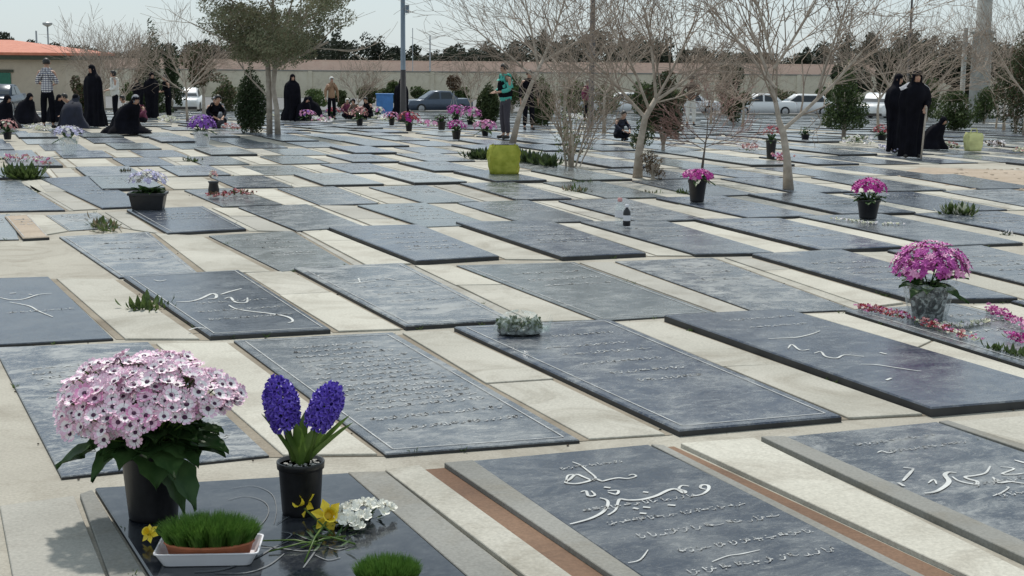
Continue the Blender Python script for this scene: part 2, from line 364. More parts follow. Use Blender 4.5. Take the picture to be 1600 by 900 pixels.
# ------------------------------------------------------------------ grave slabs
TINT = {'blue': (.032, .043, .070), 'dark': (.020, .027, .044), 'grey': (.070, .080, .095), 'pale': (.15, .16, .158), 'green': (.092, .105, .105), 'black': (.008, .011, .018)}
TWORD = {'blue': 'blue-grey', 'dark': 'dark grey', 'grey': 'mid grey', 'pale': 'pale grey', 'green': 'greenish grey', 'black': 'polished black'}
SLABS = []; CT = {}
rs = random.Random(5)
def ext(p, q, L):
    d = (q - p); return p + d * (L / d.length)
def add_slab(row, tl, tr, bl, br, h=.05, tint='blue', dust=.5, label=None, z0=0, mat_='slab', inscr=True, name='gravestone'):
    """corners are ground points (far left, far right, near left, near right)"""
    h *= .68; dust = max(.06, min(.95, dust * rs.uniform(.55, 1.45)))
    c = (tl + tr + bl + br) / 4; d = ((tl - bl) + (tr - br)).normalized(); ang = math.atan2(-d.x, d.y)
    ca, sa = math.cos(-ang), math.sin(-ang)
    def loc(p):
        x, y = p.x - c.x, p.y - c.y; return Vector((x * ca - y * sa, x * sa + y * ca, gz(p.y) - gz(c.y)))
    q = [loc(bl), loc(br), loc(tr), loc(tl)]
    for w in q: w.x += rs.uniform(-.012, .012); w.y += rs.uniform(-.012, .012)
    b = MB(); bev = min(.008, h * .3)
    vs = []
    cc = sum(q, Vector()) / 4
    def ins(w, e): return Vector((w.x - math.copysign(e, w.x - cc.x), w.y - math.copysign(e, w.y - cc.y), w.z))
    tilt = rs.uniform(-.004, .004)
    for w in q: vs.append((w.x, w.y, w.z - .02))
    for w in q: vs.append((w.x, w.y, w.z + h - bev + tilt * w.x))
    for w in q:
        i = ins(w, bev); vs.append((i.x, i.y, w.z + h + tilt * w.x))
    fs = [(8, 9, 10, 11)]
    for k in range(4):
        j = (k + 1) % 4; fs += [(k, j, j + 4, k + 4), (k + 4, j + 4, j + 8, k + 8)]
    b.add(vs, fs)
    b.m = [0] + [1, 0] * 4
    o = b.build(name, [M[mat_], M['slab_side_shade']], loc=(c.x, c.y, gz(c.y) + z0), rot=ang)
    col = TINT[tint]; k = rs.uniform(.8, 1.2) * (1 if row < 3 else 1.3 if row < 6 else 1.55)  # farther rows lightened, sky reflection and haze put into the base colour
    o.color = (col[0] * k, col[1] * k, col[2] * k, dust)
    o['kind'] = 'thing'
    SLABS.append(dict(o=o, row=row, c=c, q=q, tint=tint, label=label, h=h, tl=tl, tr=tr, bl=bl, br=br))
    return o
# --- engraved writing
def ribbon(mb, pts, w, z):
    """flat pen stroke, thick in the middle, through smoothed points"""
    P = [Vector((p[0], p[1], 0)) for p in pts]
    if len(P) > 2:
        S = []
        for i in range(len(P) - 1):
            p0, p1, p2, p3 = P[max(i - 1, 0)], P[i], P[i + 1], P[min(i + 2, len(P) - 1)]
            for k in range(4):
                t = k / 4; S.append(.5 * ((2 * p1) + (p2 - p0) * t + (2 * p0 - 5 * p1 + 4 * p2 - p3) * t * t + (3 * p1 - p0 - 3 * p2 + p3) * t ** 3))
        S.append(P[-1]); P = S
    n = len(P); vs = []
    for i, p in enumerate(P):
        d = P[min(i + 1, n - 1)] - P[max(i - 1, 0)]
        if d.length < 1e-9: d = Vector((1, 0, 0))
        d.normalize(); s = Vector((-d.y, d.x, 0)); ww = w * (.45 + .55 * math.sin(PI * (i + .5) / n)) / 2
        vs += [(p.x + s.x * ww, p.y + s.y * ww, z), (p.x - s.x * ww, p.y - s.y * ww, z)]
    mb.add(vs, [(2 * i, 2 * i + 1, 2 * i + 3, 2 * i + 2) for i in range(n - 1)])
def scribble(mb, r, x0, x1, y, amp, w, z):
    """one line of joined cursive script, written right to left"""
    x = x1; a = amp * .8
    while x > x0 + 2 * a:
        pts = [(x, y + a * .2)]
        for g_ in range(r.randint(2, 5)):
            if x < x0: break
            k = r.random()
            if k < .34: pts += [(x - a * .18, y + a * .35), (x - a * .36, y)]; x -= a * .42                      # tooth
            elif k < .52: pts += [(x - a * .1, y + a * 1.35), (x - a * .18, y + a * .1)]; x -= a * .4              # tall stem
            elif k < .68: pts += [(x - a * .25, y + a * .5), (x - a * .5, y + a * .3), (x - a * .3, y + a * .05), (x - a * .6, y)]; x -= a * .65   # loop
            elif k < .82: pts += [(x - a * .9, y - a * .06)]; x -= a * .95                                         # long link
            else:
                pts += [(x - a * .2, y - a * .45), (x - a * .7, y - a * .75), (x - a * 1.15, y - a * .35)]; x -= a * 1.1; break   # bowl
        ribbon(mb, pts, w * r.uniform(.75, 1.15), z)
        for _ in range(r.randint(1, 3)):
            dx = x + r.uniform(0, 1.8) * a; dy = y + a * r.choice((-.75, .85, 1.0)); ribbon(mb, [(dx, dy), (dx + w * 1.1, dy + w * .4)], w * 1.15, z)
        if r.random() < .35: dx = x + a * .3; ribbon(mb, [(dx, y + a * 1.4), (dx - a * .05, y)], w, z); x -= a * .3
        x -= r.uniform(.25, .8) * a
def inscribe(o, rows, seed, strokes=None, w=.006, m_big='engrave'):
    """child mesh with the engraved lines; strokes are photo pixels"""
    s = next(d for d in SLABS if d['o'] is o); q = s['q']; r = random.Random(seed); z = s['h'] + .003
    mb = MB(); hw = min(abs(v.x) for v in q) ; hl = min(abs(v.y) for v in q)
    if strokes:
        ca, sa = math.cos(-o.rotation_euler.z), math.sin(-o.rotation_euler.z)
        for st, ww in strokes:
            pts = []
            for p in st:
                g_ = at(p[0], p[1], s['h']); x, y = g_.x - s['c'].x, g_.y - s['c'].y; pts.append((x * ca - y * sa, x * sa + y * ca))
            ribbon(mb, pts, ww, z)
        mb.build('name_lettering', M[m_big], o); mb = MB()
    for v, amp, x0, x1 in rows:
        scribble(mb, r, -hw + 2 * hw * x0, -hw + 2 * hw * x1, hl - 2 * hl * v, amp, w, z)
    if mb.v: mb.build('small_lettering', M['engrave_dim'], o)

def P(*a): return [at(*p) for p in a]
W93 = .93
# row 0 (nearest row, cut by the frame)
tl, tr, l2, r2 = P((150, 770), (540, 745), (230, 900), (715, 900))
s0a = add_slab(0, tl, tr, ext(tl, l2, 2.5), ext(tr, r2, 2.5), .03, 'black', .10, 'polished black grave slab at the front left, covered with potted flowers', mat_='slab_polished')
tl, tr, l2, r2 = P((740, 727), (1015, 700), (987, 897), (1200, 791))
s0b = add_slab(0, tl, tr, ext(tl, l2, 2.6), ext(tr, r2, 2.6), .03, 'dark', .45, 'dark front grave slab with big white calligraphy and a brown soil gap on its left')
tl, tr, l2, r2 = P((1228, 690), (1459, 666), (1600, 855), (1600, 715))
s0c = add_slab(0, tl, tr, ext(tl, l2, 2.6), ext(tr, r2, 2.6), .035, 'dark', .42, 'dark grave slab with bold white letters at the bottom right corner')
# row 1
spec1 = [
 (1, (-12, 545), (230, 537), (97, 752), (425, 717), .022, 'blue', .62, 'blue-grey grave slab partly hidden behind the big pink potted flowers'),
 (1, (365, 535), (610, 522), (608, 716), (905, 693), .028, 'grey', .8, 'worn grey grave slab behind the purple hyacinth, first row past the front one'),
 (1, (710, 517), (948, 505), (1060, 683), (1312, 660), .05, 'blue', .42, 'dark blue-grey grave slab carrying a plastic wrapped bouquet on its far end'),
 (1, (1032, 502), (1225, 492), (1458, 652), (1690, 632), .075, 'blue', .5, 'thick blue-grey grave slab between the wrapped bouquet and the carnation rows'),
 (1, (1318, 490), (1490, 480), (1640, 590), (1850, 570), .05, 'grey', .4, 'grave slab lined with pink carnations under the purple potted daisies'),
 (1, (1578, 475), (1740, 465), (1900, 560), (2080, 545), .05, 'blue', .4, 'grave slab just entering the right edge behind the pink carnations'),
 # row 2
 (2, (-85, 440), (75, 435), (-20, 545), (178, 533), .03, 'dark', .28, 'dark smooth grave slab touching the left edge beside a green weed'),
 (2, (190, 437), (370, 427), (330, 533), (520, 522), .05, 'blue', .42, 'grave slab with a long white calligraphic name beside the small weed'),
 (2, (458, 423), (625, 416), (636, 517), (800, 507), .05, 'grey', .6, 'grave slab with worn lines just left behind the wrapped bouquet'),
 (2, (712, 416), (895, 411), (940, 504), (1120, 493), .02, 'green', .45, 'flush greenish grey grave slab behind the wrapped bouquet'),
 (2, (960, 410), (1110, 404), (1190, 493), (1335, 487), .02, 'grey', .62, 'flush mottled grave slab left of the purple daisy pot'),
 (2, (1172, 402), (1310, 395), (1425, 475), (1590, 474), .06, 'blue', .4, 'raised grave slab directly behind the purple daisy pot'),
 (2, (1385, 395), (1530, 388), (1640, 458), (1790, 452), .05, 'grey', .4, 'raised grave slab right behind the purple daisies at the right edge'),
 # row 3
 (3, (92, 372), (230, 365), (185, 437), (310, 430), .03, 'grey', .55, 'mid grey grave slab in front of the brown dry weed at left'),
 (3, (325, 370), (455, 362), (440, 427), (548, 417), .02, 'pale', .6, 'pale worn grave slab with a faint white name, centre left'),
 (3, (513, 360), (655, 356), (650, 415), (780, 407), .065, 'blue', .4, None),
 (3, (712, 352), (857, 350), (880, 408), (1010, 402), .065, 'blue', .55, None),
 (3, (907, 350), (1040, 349), (1087, 402), (1210, 400), .05, 'grey', .5, 'grave slab with two small bottles standing on it'),
 (3, (1085, 347), (1215, 346), (1285, 397), (1410, 392), .065, 'blue', .4, None),
 (3, (1248, 341), (1375, 338), (1475, 389), (1600, 384), .05, 'grey', .4, None),
 (3, (1425, 337), (1555, 334), (1665, 382), (1800, 378), .05, 'blue', .45, None),
 # row 4
 (4, (-75, 338), (15, 336), (-60, 378), (30, 376), .02, 'pale', .5, None),
 (4, (72, 337), (150, 333), (110, 362), (190, 357), .015, 'pale', .6, 'low pale stone slab next to the small brown one at left'),
 (4, (198, 331), (318, 326), (263, 369), (385, 362), .05, 'blue', .2, 'smooth blue grave slab in front of the white flower trough'),
 (4, (372, 326), (480, 322), (466, 364), (570, 358), .04, 'grey', .5, None),
 (4, (556, 323), (662, 319), (664, 358), (770, 354), .035, 'green', .45, None),
 (4, (714, 319), (822, 315), (822, 352), (930, 348), .035, 'grey', .5, None),
 (4, (872, 316), (975, 313), (1000, 350), (1100, 346), .045, 'grey', .5, None),
 (4, (1022, 312), (1125, 309), (1172, 344), (1275, 341), .05, 'blue', .4, 'grave slab holding the magenta flower pot right of the forked bare tree'),
 (4, (1168, 307), (1275, 304), (1318, 339), (1430, 336), .06, 'blue', .35, 'raised grave slab just left of the magenta pot with white pebbles'),
 (4, (1315, 304), (1420, 301), (1470, 333), (1575, 330), .03, 'blue', .35, None),
 (4, (1470, 300), (1575, 297), (1625, 329), (1735, 326), .03, 'grey', .5, None),
 # row 5
 (5, (-70, 288), (28, 285), (-5, 333), (102, 331), .035, 'blue', .4, 'blue-grey slab at the left edge behind the small brown slab'),
 (5, (62, 281), (140, 278), (160, 328), (240, 325), .04, 'blue', .35, None),
 (5, (286, 299), (365, 296), (350, 325), (440, 322), .035, 'grey', .45, 'grave slab with a heap of dried pink flowers left of centre'),
 (5, (434, 296), (522, 293), (502, 323), (592, 320), .03, 'grey', .5, None),
 (5, (576, 294), (664, 291), (664, 320), (748, 317), .03, 'green', .5, None),
 (5, (718, 289), (800, 287), (808, 315), (895, 313), .045, 'blue', .45, None),
 (5, (848, 287), (935, 285), (950, 312), (1040, 310), .035, 'green', .5, None),
 (5, (985, 284), (1075, 282), (1095, 309), (1185, 306), .03, 'grey', .5, None),
 (5, (1125, 281), (1212, 279), (1245, 304), (1335, 302), .04, 'blue', .4, None),
 (5, (1265, 279), (1350, 277), (1388, 301), (1478, 299), .04, 'grey', .4, None),
 (5, (1405, 276), (1490, 274), (1535, 298), (1625, 296), .04, 'grey', .4, None),
]
byname = {}
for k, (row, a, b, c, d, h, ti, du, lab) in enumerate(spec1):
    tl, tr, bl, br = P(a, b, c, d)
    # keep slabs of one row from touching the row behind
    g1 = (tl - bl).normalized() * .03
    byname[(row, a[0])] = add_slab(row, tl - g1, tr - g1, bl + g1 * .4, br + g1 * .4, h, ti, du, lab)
# far rows: regular field in ground metres
E1 = Vector((math.cos(R(18)), math.sin(R(18)), 0)); NN = Vector((-math.sin(R(18)), math.cos(R(18)), 0))
LD = Vector((math.sin(R(-22)), math.cos(R(-22)), 0))
def skip(p):
    x, y = proj((p.x, p.y, gz(p.y)))
    return (1440 < x < 1640 and 262 < y < 300)
row = 6; d = 21.35
far = []
while d < 90:
    s = -40 + rs.uniform(0, 1.2); pitch = 1.24; tint_bias = rs.random()
    while s < 60:
        bl = NN * (d - 2.0) + E1 * s
        w = rs.uniform(.76, .84); ln = rs.uniform(1.86, 1.96)
        bl = bl + LD * rs.uniform(0, .06)
        tl = bl + LD * ln; br = bl + E1 * w; tr = tl + E1 * w
        x, y = proj((tl.x, tl.y, gz(tl.y))); x2, _ = proj((br.x, br.y, gz(br.y)))
        if x2 > -25 and x < 1625 and 169.5 < y < 330 and not skip((tl + br) / 2) and rs.random() > .035:
            far.append((row, tl, tr, bl, br))
        s += pitch + rs.uniform(-.06, .1) + (rs.random() < .04) * .5
    d += 2.1; row += 1
far.sort(key=lambda f: f[2].y)
NF = 300 - len(SLABS)
rest = MB()
for i, (row, tl, tr, bl, br) in enumerate(far):
    ti = rs.choice(['blue', 'grey', 'grey', 'green', 'pale', 'grey', 'dark', 'blue']); h = rs.choice([.015, .02, .03, .04, .055, .07])
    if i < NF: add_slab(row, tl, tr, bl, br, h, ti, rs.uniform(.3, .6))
    else:
        vs = [(p.x, p.y, gz(p.y) + zz) for zz in (-.02, h) for p in (bl, br, tr, tl)]
        rest.add(vs, [(4, 5, 6, 7), (0, 1, 5, 4), (1, 2, 6, 5), (2, 3, 7, 6), (3, 0, 4, 7)])
if rest.v:
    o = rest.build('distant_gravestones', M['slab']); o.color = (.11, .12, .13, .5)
    o.color = (.15, .165, .18, .5); tag(o, 'low grey grave slabs in the farthest rows beneath the visitors', 'grave slabs', kind='stuff')  # farthest slabs share the lighter tone that stands in for sky reflection

# small brown stone
tl, tr, bl, br = P((8, 342), (45, 340), (38, 377), (76, 375))
bs = add_slab(4, tl, tr, bl, br, .05, 'pale', .2, 'small brown stone slab at the left edge, alone on pale paving', name='small_stone')
bs.data.materials[0] = M['clay']

# ------------------------------------------------------------------ inscriptions of the near slabs
z7 = lambda pts: [(700 + x / 3.2, 660 + y / 3.2) for x, y in pts]
D_st = [([(622, 200), (660, 215), (700, 245), (738, 278), (722, 292), (680, 276), (640, 262), (612, 285), (588, 303), (640, 309), (690, 300), (740, 286), (770, 296), (805, 288), (850, 280), (900, 283), (940, 272), (925, 262), (903, 268)], .014),
 ([(1215, 372), (1270, 362), (1302, 338), (1300, 318), (1270, 316), (1262, 330), (1290, 338)], .015),
 ([(1205, 322), (1170, 318), (1155, 335), (1186, 346), (1178, 356), (1140, 336), (1100, 342), (1040, 370), (970, 388), (900, 391), (862, 386), (850, 402), (838, 440), (800, 466)], .017),
 ([(760, 380), (792, 390), (800, 412), (775, 450), (720, 480), (655, 500), (610, 511)], .015),
 ([(664, 350), (690, 345), (702, 370), (735, 366), (716, 345)], .013), ([(798, 345), (850, 343), (842, 362), (800, 352)], .012),
 ([(925, 430), (952, 436)], .02), ([(975, 426), (1012, 429)], .02), ([(958, 456), (992, 459)], .02), ([(1098, 415), (1137, 418)], .02), ([(780, 326), (812, 330)], .02), ([(975, 350), (1002, 353)], .018),
 ([(640, 262), (600, 268), (590, 300)], .01), ([(1000, 640), (960, 690), (900, 705)], .007), ([(1320, 700), (1400, 670), (1470, 660), (1560, 640)], .007)]
inscribe(s0b, [(.30, .022, .1, .75), (.37, .022, .12, .9), (.44, .03, .15, .95), (.52, .025, .2, .95), (.6, .03, .1, .9), (.08, .018, .3, .7)], 3, [(z7(p), w) for p, w in D_st])
z8 = lambda pts: [(1150 + x * .2888, 640 + y * .2888) for x, y in pts]
E_st = [([(1020, 455), (1080, 446), (1132, 416), (1152, 388), (1130, 357), (1150, 341), (1192, 345)], .022),
 ([(1170, 365), (1200, 386), (1250, 400), (1302, 406), (1302, 390), (1262, 380), (1240, 366), (1290, 360), (1350, 345), (1376, 308)], .017),
 ([(965, 322), (905, 315)], .013), ([(960, 325), (930, 358), (903, 388)], .016), ([(878, 398), (908, 416)], .018), ([(1040, 400), (1070, 380), (1085, 405)], .01),
 ([(1390, 368), (1420, 398), (1485, 392), (1560, 402), (1600, 396)], .016), ([(1430, 312), (1505, 322), (1440, 350), (1520, 352), (1590, 340)], .013), ([(1400, 384), (1425, 386)], .022),
 ([(1505, 275), (1560, 290), (1600, 300)], .018), ([(765, 235), (790, 226), (822, 236), (856, 230)], .01), ([(1390, 470), (1440, 450), (1475, 425), (1460, 418)], .009)]
inscribe(s0c, [(.08, .022, .25, .8), (.14, .02, .3, .85), (.36, .025, .3, .95), (.42, .025, .3, .95), (.5, .025, .3, .95)], 8, [(z8(p), w) for p, w in E_st])
za = lambda pts: [(x / 4, 400 + y / 4) for x, y in pts]
b2 = [([(1100, 288), (1180, 286), (1250, 270), (1320, 238), (1352, 245), (1345, 266), (1300, 270)], .025), ([(1380, 242), (1430, 226), (1510, 205)], .022),
      ([(1405, 268), (1440, 260), (1472, 290), (1540, 292), (1546, 262)], .02), ([(1430, 308), (1470, 330), (1550, 345), (1680, 360), (1770, 375), (1815, 390), (1830, 410), (1800, 420)], .022),
      ([(1180, 465), (1230, 450), (1290, 455)], .015), ([(960, 150), (1000, 158), (1040, 150)], .014)]
inscribe(byname[(2, 190)], [(.55, .03, .15, .9), (.68, .03, .1, .9), (.8, .03, .1, .9)], 4, [(za(p), w) for p, w in b2], w=.009)
a2 = [([(0, 262), (70, 275), (150, 270), (240, 242), (322, 235)], .018), ([(60, 290), (180, 313), (240, 345), (330, 382)], .014), ([(60, 235), (100, 232)], .018), ([(180, 240), (200, 244)], .016)]
inscribe(byname[(2, -85)], [(.6, .03, .3, .95)], 14, [(za(p), w) for p, w in a2], w=.008)
zb = lambda pts: [(400 + x / 4, 400 + y / 4) for x, y in pts]
c2 = [([(385, 130), (410, 118), (490, 128)], .012), ([(560, 165), (620, 172), (690, 162), (750, 155)], .016), ([(800, 135), (860, 150), (930, 158), (1030, 146)], .012), ([(640, 140), (650, 165)], .016)]
inscribe(byname[(2, 458)], [(.3, .03, .2, .8), (.42, .03, .2, .9), (.55, .035, .15, .85), (.67, .03, .2, .9), (.8, .03, .2, .9)], 5, [(zb(p), w) for p, w in c2], w=.007)
inscribe(byname[(1, 365)], [(.1, .03, .2, .8), (.2, .03, .15, .85), (.3, .045, .1, .95), (.38, .03, .1, .9), (.46, .03, .1, .9), (.54, .03, .1, .9), (.62, .03, .1, .9), (.7, .03, .1, .9), (.78, .03, .1, .9), (.86, .025, .1, .9), (.15, .03, .2, .8), (.25, .03, .1, .9), (.34, .03, .1, .9), (.42, .03, .1, .9), (.50, .03, .1, .9), (.58, .03, .1, .9), (.66, .03, .1, .9)], 6, w=.010)
inscribe(byname[(1, 710)], [(.16, .03, .4, .9), (.28, .03, .15, .8), (.36, .04, .2, .9), (.46, .03, .2, .8), (.56, .03, .2, .8), (.64, .03, .3, .8)], 7, w=.009)
d1 = [([(800, 480), (900, 455), (1010, 470)], .01)]
zc = lambda pts: [(1200 + x / 4, 400 + y / 4) for x, y in pts]
c1 = [([(0, 520), (80, 515), (180, 510), (270, 490), (325, 470)], .014), ([(125, 580), (150, 555), (200, 590), (260, 585)], .014), ([(290, 610), (330, 600), (360, 630), (430, 640), (480, 620), (600, 630)], .015),
      ([(580, 678), (680, 682), (800, 700), (900, 715), (960, 722)], .013), ([(740, 778), (770, 765)], .02), ([(700, 605), (740, 615)], .02)]
inscribe(byname[(1, 1032)], [(.1, .03, .3, .9), (.2, .03, .3, .8)], 9, [(zc(p), w) for p, w in c1], w=.008)
inscribe(byname[(1, -12)], [(.2, .04, .1, .9), (.3, .04, .1, .9), (.42, .04, .1, .9), (.55, .04, .1, .9), (.68, .035, .1, .9), (.8, .035, .1, .9), (.9, .03, .1, .9), (.25, .03, .1, .9), (.36, .03, .1, .9), (.48, .03, .1, .9)], 10, w=.010)
for key, sd_ in (((2, 712), 21), ((2, 960), 22), ((2, 1172), 23), ((3, 325), 24), ((3, 92), 25), ((3, 513), 26), ((3, 712), 27), ((3, 907), 28), ((3, 1085), 29), ((2, 1385), 30), ((1, 1318), 31), ((4, 198), 32), ((4, 556), 33)):
    r_ = random.Random(sd_); n_ = r_.randint(3, 5); v0 = r_.uniform(.12, .3)
    inscribe(byname[key], [(v0 + i * r_.uniform(.11, .14), r_.uniform(.035, .05), .15, .88) for i in range(n_)], sd_, w=.013)
done = {c.parent for c in bpy.data.objects if c.parent}
for i_, s_ in enumerate(SLABS):
    if s_['o'] in done or s_['row'] == 0 or s_['row'] > 8: continue
    r_ = random.Random(900 + i_)
    if r_.random() < .15: continue
    v0 = r_.uniform(.1, .3); n_ = r_.randint(3, 6)
    inscribe(s_['o'], [(v0 + k_ * r_.uniform(.09, .12), r_.choice((.04, .05, .075)), .12, .88) for k_ in range(n_)], 50 + i_, w=.014)
for s_ in SLABS:                                             # thin engraved frame line on some stones
    r_ = random.Random(int(s_['c'].x * 91 + s_['c'].y * 17))
    if 0 < s_['row'] < 7 and r_.random() < .45:
        mb = MB(); q = s_['q']; z = s_['h'] + .0028; k_ = r_.uniform(.86, .92)
        cs = [(v.x * k_, v.y * (1 - (1 - k_) * .4)) for v in q]
        for a_, b_ in zip(cs, cs[1:] + cs[:1]):
            d_ = Vector((b_[0] - a_[0], b_[1] - a_[1], 0)).normalized(); n_ = Vector((-d_.y, d_.x, 0)) * .004
            mb.add([(a_[0] - n_.x, a_[1] - n_.y, z), (b_[0] - n_.x, b_[1] - n_.y, z), (b_[0] + n_.x, b_[1] + n_.y, z), (a_[0] + n_.x, a_[1] + n_.y, z)], [(0, 1, 2, 3)])
        mb.build('frame_line', M['engrave_dim'], s_['o'])
# front-left polished slab: sweeping engraved curves between the pots
def zf(pts): return [(80 + x / 2.5, 540 + y / 2.5) for x, y in pts]
M['engrave_f'] = mat('faint engraving', (.10, .11, .12), .6, var=.3)
f0 = [([(560, 885), (650, 880), (740, 855), (820, 820), (870, 790), (930, 765)], .012), ([(640, 890), (760, 890), (850, 860), (910, 815)], .010), ([(820, 790), (900, 795), (980, 805), (1040, 800)], .012),
      ([(985, 870), (1010, 835), (1040, 790), (1075, 740), (1100, 715)], .012), ([(690, 605), (760, 590), (830, 610), (850, 650), (820, 700), (760, 720), (800, 690)], .005),
      ([(700, 560), (790, 550), (860, 580), (880, 640), (870, 700)], .004), ([(960, 740), (1010, 760), (1060, 750)], .01), ([(1080, 790), (1120, 800), (1160, 790)], .009), ([(1090, 770), (1130, 765), (1150, 745)], .008),
      ([(1030, 820), (1080, 840), (1130, 830)], .009), ([(900, 770), (940, 740), (900, 730)], .008), ([(880, 700), (940, 665), (980, 660)], .006)]
inscribe(s0a, [], 1, [(zf(p), w * .8) for p, w in f0], m_big='engrave_f')

# ------------------------------------------------------------------ paving strips, kerbs and soil between the slabs
strips = MB(); kerbs = MB(); soil = MB(); dirt = MB()
def plate(mb, a, b, c, d, h, z0=0.0):
    a, b, c, d = [p + Vector((rs.uniform(-.014, .014), rs.uniform(-.014, .014), 0)) for p in (a, b, c, d)]; mi = rs.choice((0, 0, 1, 2)) if mb is strips else 0
    vs = [(p.x, p.y, gz(p.y) + z0 + zz) for zz in (-.015, h) for p in (a, b, c, d)]
    mb.add(vs, [(4, 5, 6, 7), (0, 1, 5, 4), (1, 2, 6, 5), (2, 3, 7, 6), (3, 0, 4, 7)], mi)
rows = {}
for s in SLABS:
    if s['o'].name.startswith('gravestone'): rows.setdefault(s['row'], []).append(s)
for rw, ss in rows.items():
    ss.sort(key=lambda s: s['c'].x - .3 * s['c'].y)
    if rw == 0 or rw > 9: continue
    for a, b in zip(ss, ss[1:]):
        gap = (b['tl'] - a['tr']).length
        if gap > 2.2 or gap < .12: continue
        def lerp(t, near):
            p, q = (a['br'], b['bl']) if near else (a['tr'], b['tl'])
            dd = (q - p); v = p.lerp(q, t); ld = (a['tr'] - a['br']).normalized() * .02
            return v + (ld if near else -ld)
        k = rs.uniform(.2, .3)
        plate(dirt, lerp(.005, True), lerp(.995, True), lerp(.995, False), lerp(.005, False), .0035)
        if rs.random() < .35: k = .10
        seg = [(rs.uniform(.05, .09), k - .015, .009), (k + .015, rs.uniform(.86, .94), .013)]
        for t0, t1, hh in seg:
            if t1 - t0 < .04: continue
            cut = rs.uniform(.35, .7) if rs.random() < .6 else None
            def L2(t, v): return lerp(t, True).lerp(lerp(t, False), v)
            if cut and t1 > .5:
                plate(strips, L2(t0, 0), L2(t1, 0), L2(t1, cut - .004), L2(t0, cut - .004), hh + rs.uniform(-.003, .004))
                plate(strips, L2(t0, cut + .004), L2(t1, cut + .004), L2(t1, 1), L2(t0, 1), hh + rs.uniform(-.003, .004))
            else: plate(strips, L2(t0, 0), L2(t1, 0), L2(t1, 1), L2(t0, 1), hh)
# front row: surrounds of the near slabs and pale panels between them
def quad_strip(mb, p_tl, p_tr, p_l2, p_r2, L, h):
    tl, tr, l2, r2 = P(p_tl, p_tr, p_l2, p_r2); plate(mb, ext(tl, l2, L), ext(tr, r2, L), tr, tl, h)
quad_strip(kerbs, (546, 745), (600, 741), (724, 900), (800, 900), 2.5, .018)
quad_strip(kerbs, (120, 778), (144, 770), (168, 900), (222, 900), 2.5, .018)
quad_strip(strips, (0, 795), (112, 780), (20, 900), (160, 900), 2.5, .014)
quad_strip(strips, (606, 741), (658, 734), (812, 900), (888, 900), 2.5, .02)
quad_strip(soil, (661, 735), (691, 732), (893, 900), (937, 900), 2.5, .004)
quad_strip(kerbs, (694, 732), (735, 727), (940, 900), (985, 900), 2.6, .026)
quad_strip(kerbs, (1019, 700), (1034, 701), (1362, 880), (1392, 880), 2.6, .022)
quad_strip(soil, (1036, 701), (1054, 700), (1396, 880), (1440, 880), 2.6, .004)
quad_strip(strips, (1060, 700), (1180, 690), (1450, 880), (1600, 900), 2.6, .022)
quad_strip(kerbs, (1190, 690), (1224, 690), (1600, 882), (1600, 858), 2.6, .03)
quad_strip(kerbs, (1463, 666), (1476, 665), (1600, 712), (1600, 705), 2.6, .03)
quad_strip(strips, (1482, 664), (1620, 655), (1600, 700), (1760, 700), 2.6, .02)
M['dirt'] = concrete_material('sandy dirt', (.22, .185, .14), (.32, .28, .22), (.13, .105, .075)); tag(dirt.build('dirt', M['dirt']), kind='structure')
soil_o = soil.build('soil', M['soil']); tag(soil_o, kind='structure')
cl = MB()
for qd in (((1440, 262), (1640, 268), (1640, 300), (1452, 292)), ((1395, 272), (1440, 262), (1452, 292), (1420, 283))):
    pts = P(*qd); cl.add([(p.x, p.y, gz(p.y) + .006) for p in pts], [(3, 2, 1, 0)])
rr_ = random.Random(3)
for _ in range(60):
    p = at(rr_.uniform(1450, 1620), rr_.uniform(264, 298)); cl.ball((p.x, p.y, p.z), rr_.uniform(.015, .05), 6, 4, .5, sxy=rr_.uniform(.5, 1.3))
tag(cl.build('bare_earth', M['clay']), kind='structure')
bevel(tag(strips.build('paving', [M['concrete'], M['concrete_b'], M['concrete_c']]), kind='structure'), .003)
bevel(tag(kerbs.build('kerb', M['kerb']), kind='structure'), .003)

# thin weeds and crumbs in the joints (nobody could count them)
jw = MB(); r_ = random.Random(77)
for _ in range(900):
    s = r_.choice(SLABS[:60]); a, b = r_.choice([('bl', 'tl'), ('br', 'tr'), ('bl', 'br')])
    p = s[a].lerp(s[b], r_.random()) + Vector((r_.uniform(-.05, .05), r_.uniform(-.05, .05), 0)); z = gz(p.y) + .002
    if r_.random() < .75:
        jw.ball((p.x, p.y, z + .004), r_.uniform(.003, .010), 5, 3, .6, mi=1)
    else:
        for _ in range(r_.randint(4, 9)):
            a_ = r_.uniform(0, 6.28); dd = Vector((math.cos(a_), math.sin(a_), r_.uniform(.3, 1.2))); jw.leaf((p.x, p.y, z), dd, dd.orthogonal(), r_.uniform(.02, .05), .006)
tag(jw.build('joint_litter', [M['weed'], M['soilpot']]), 'crumbs and tiny weeds in the joints between slabs', 'litter', kind='stuff')

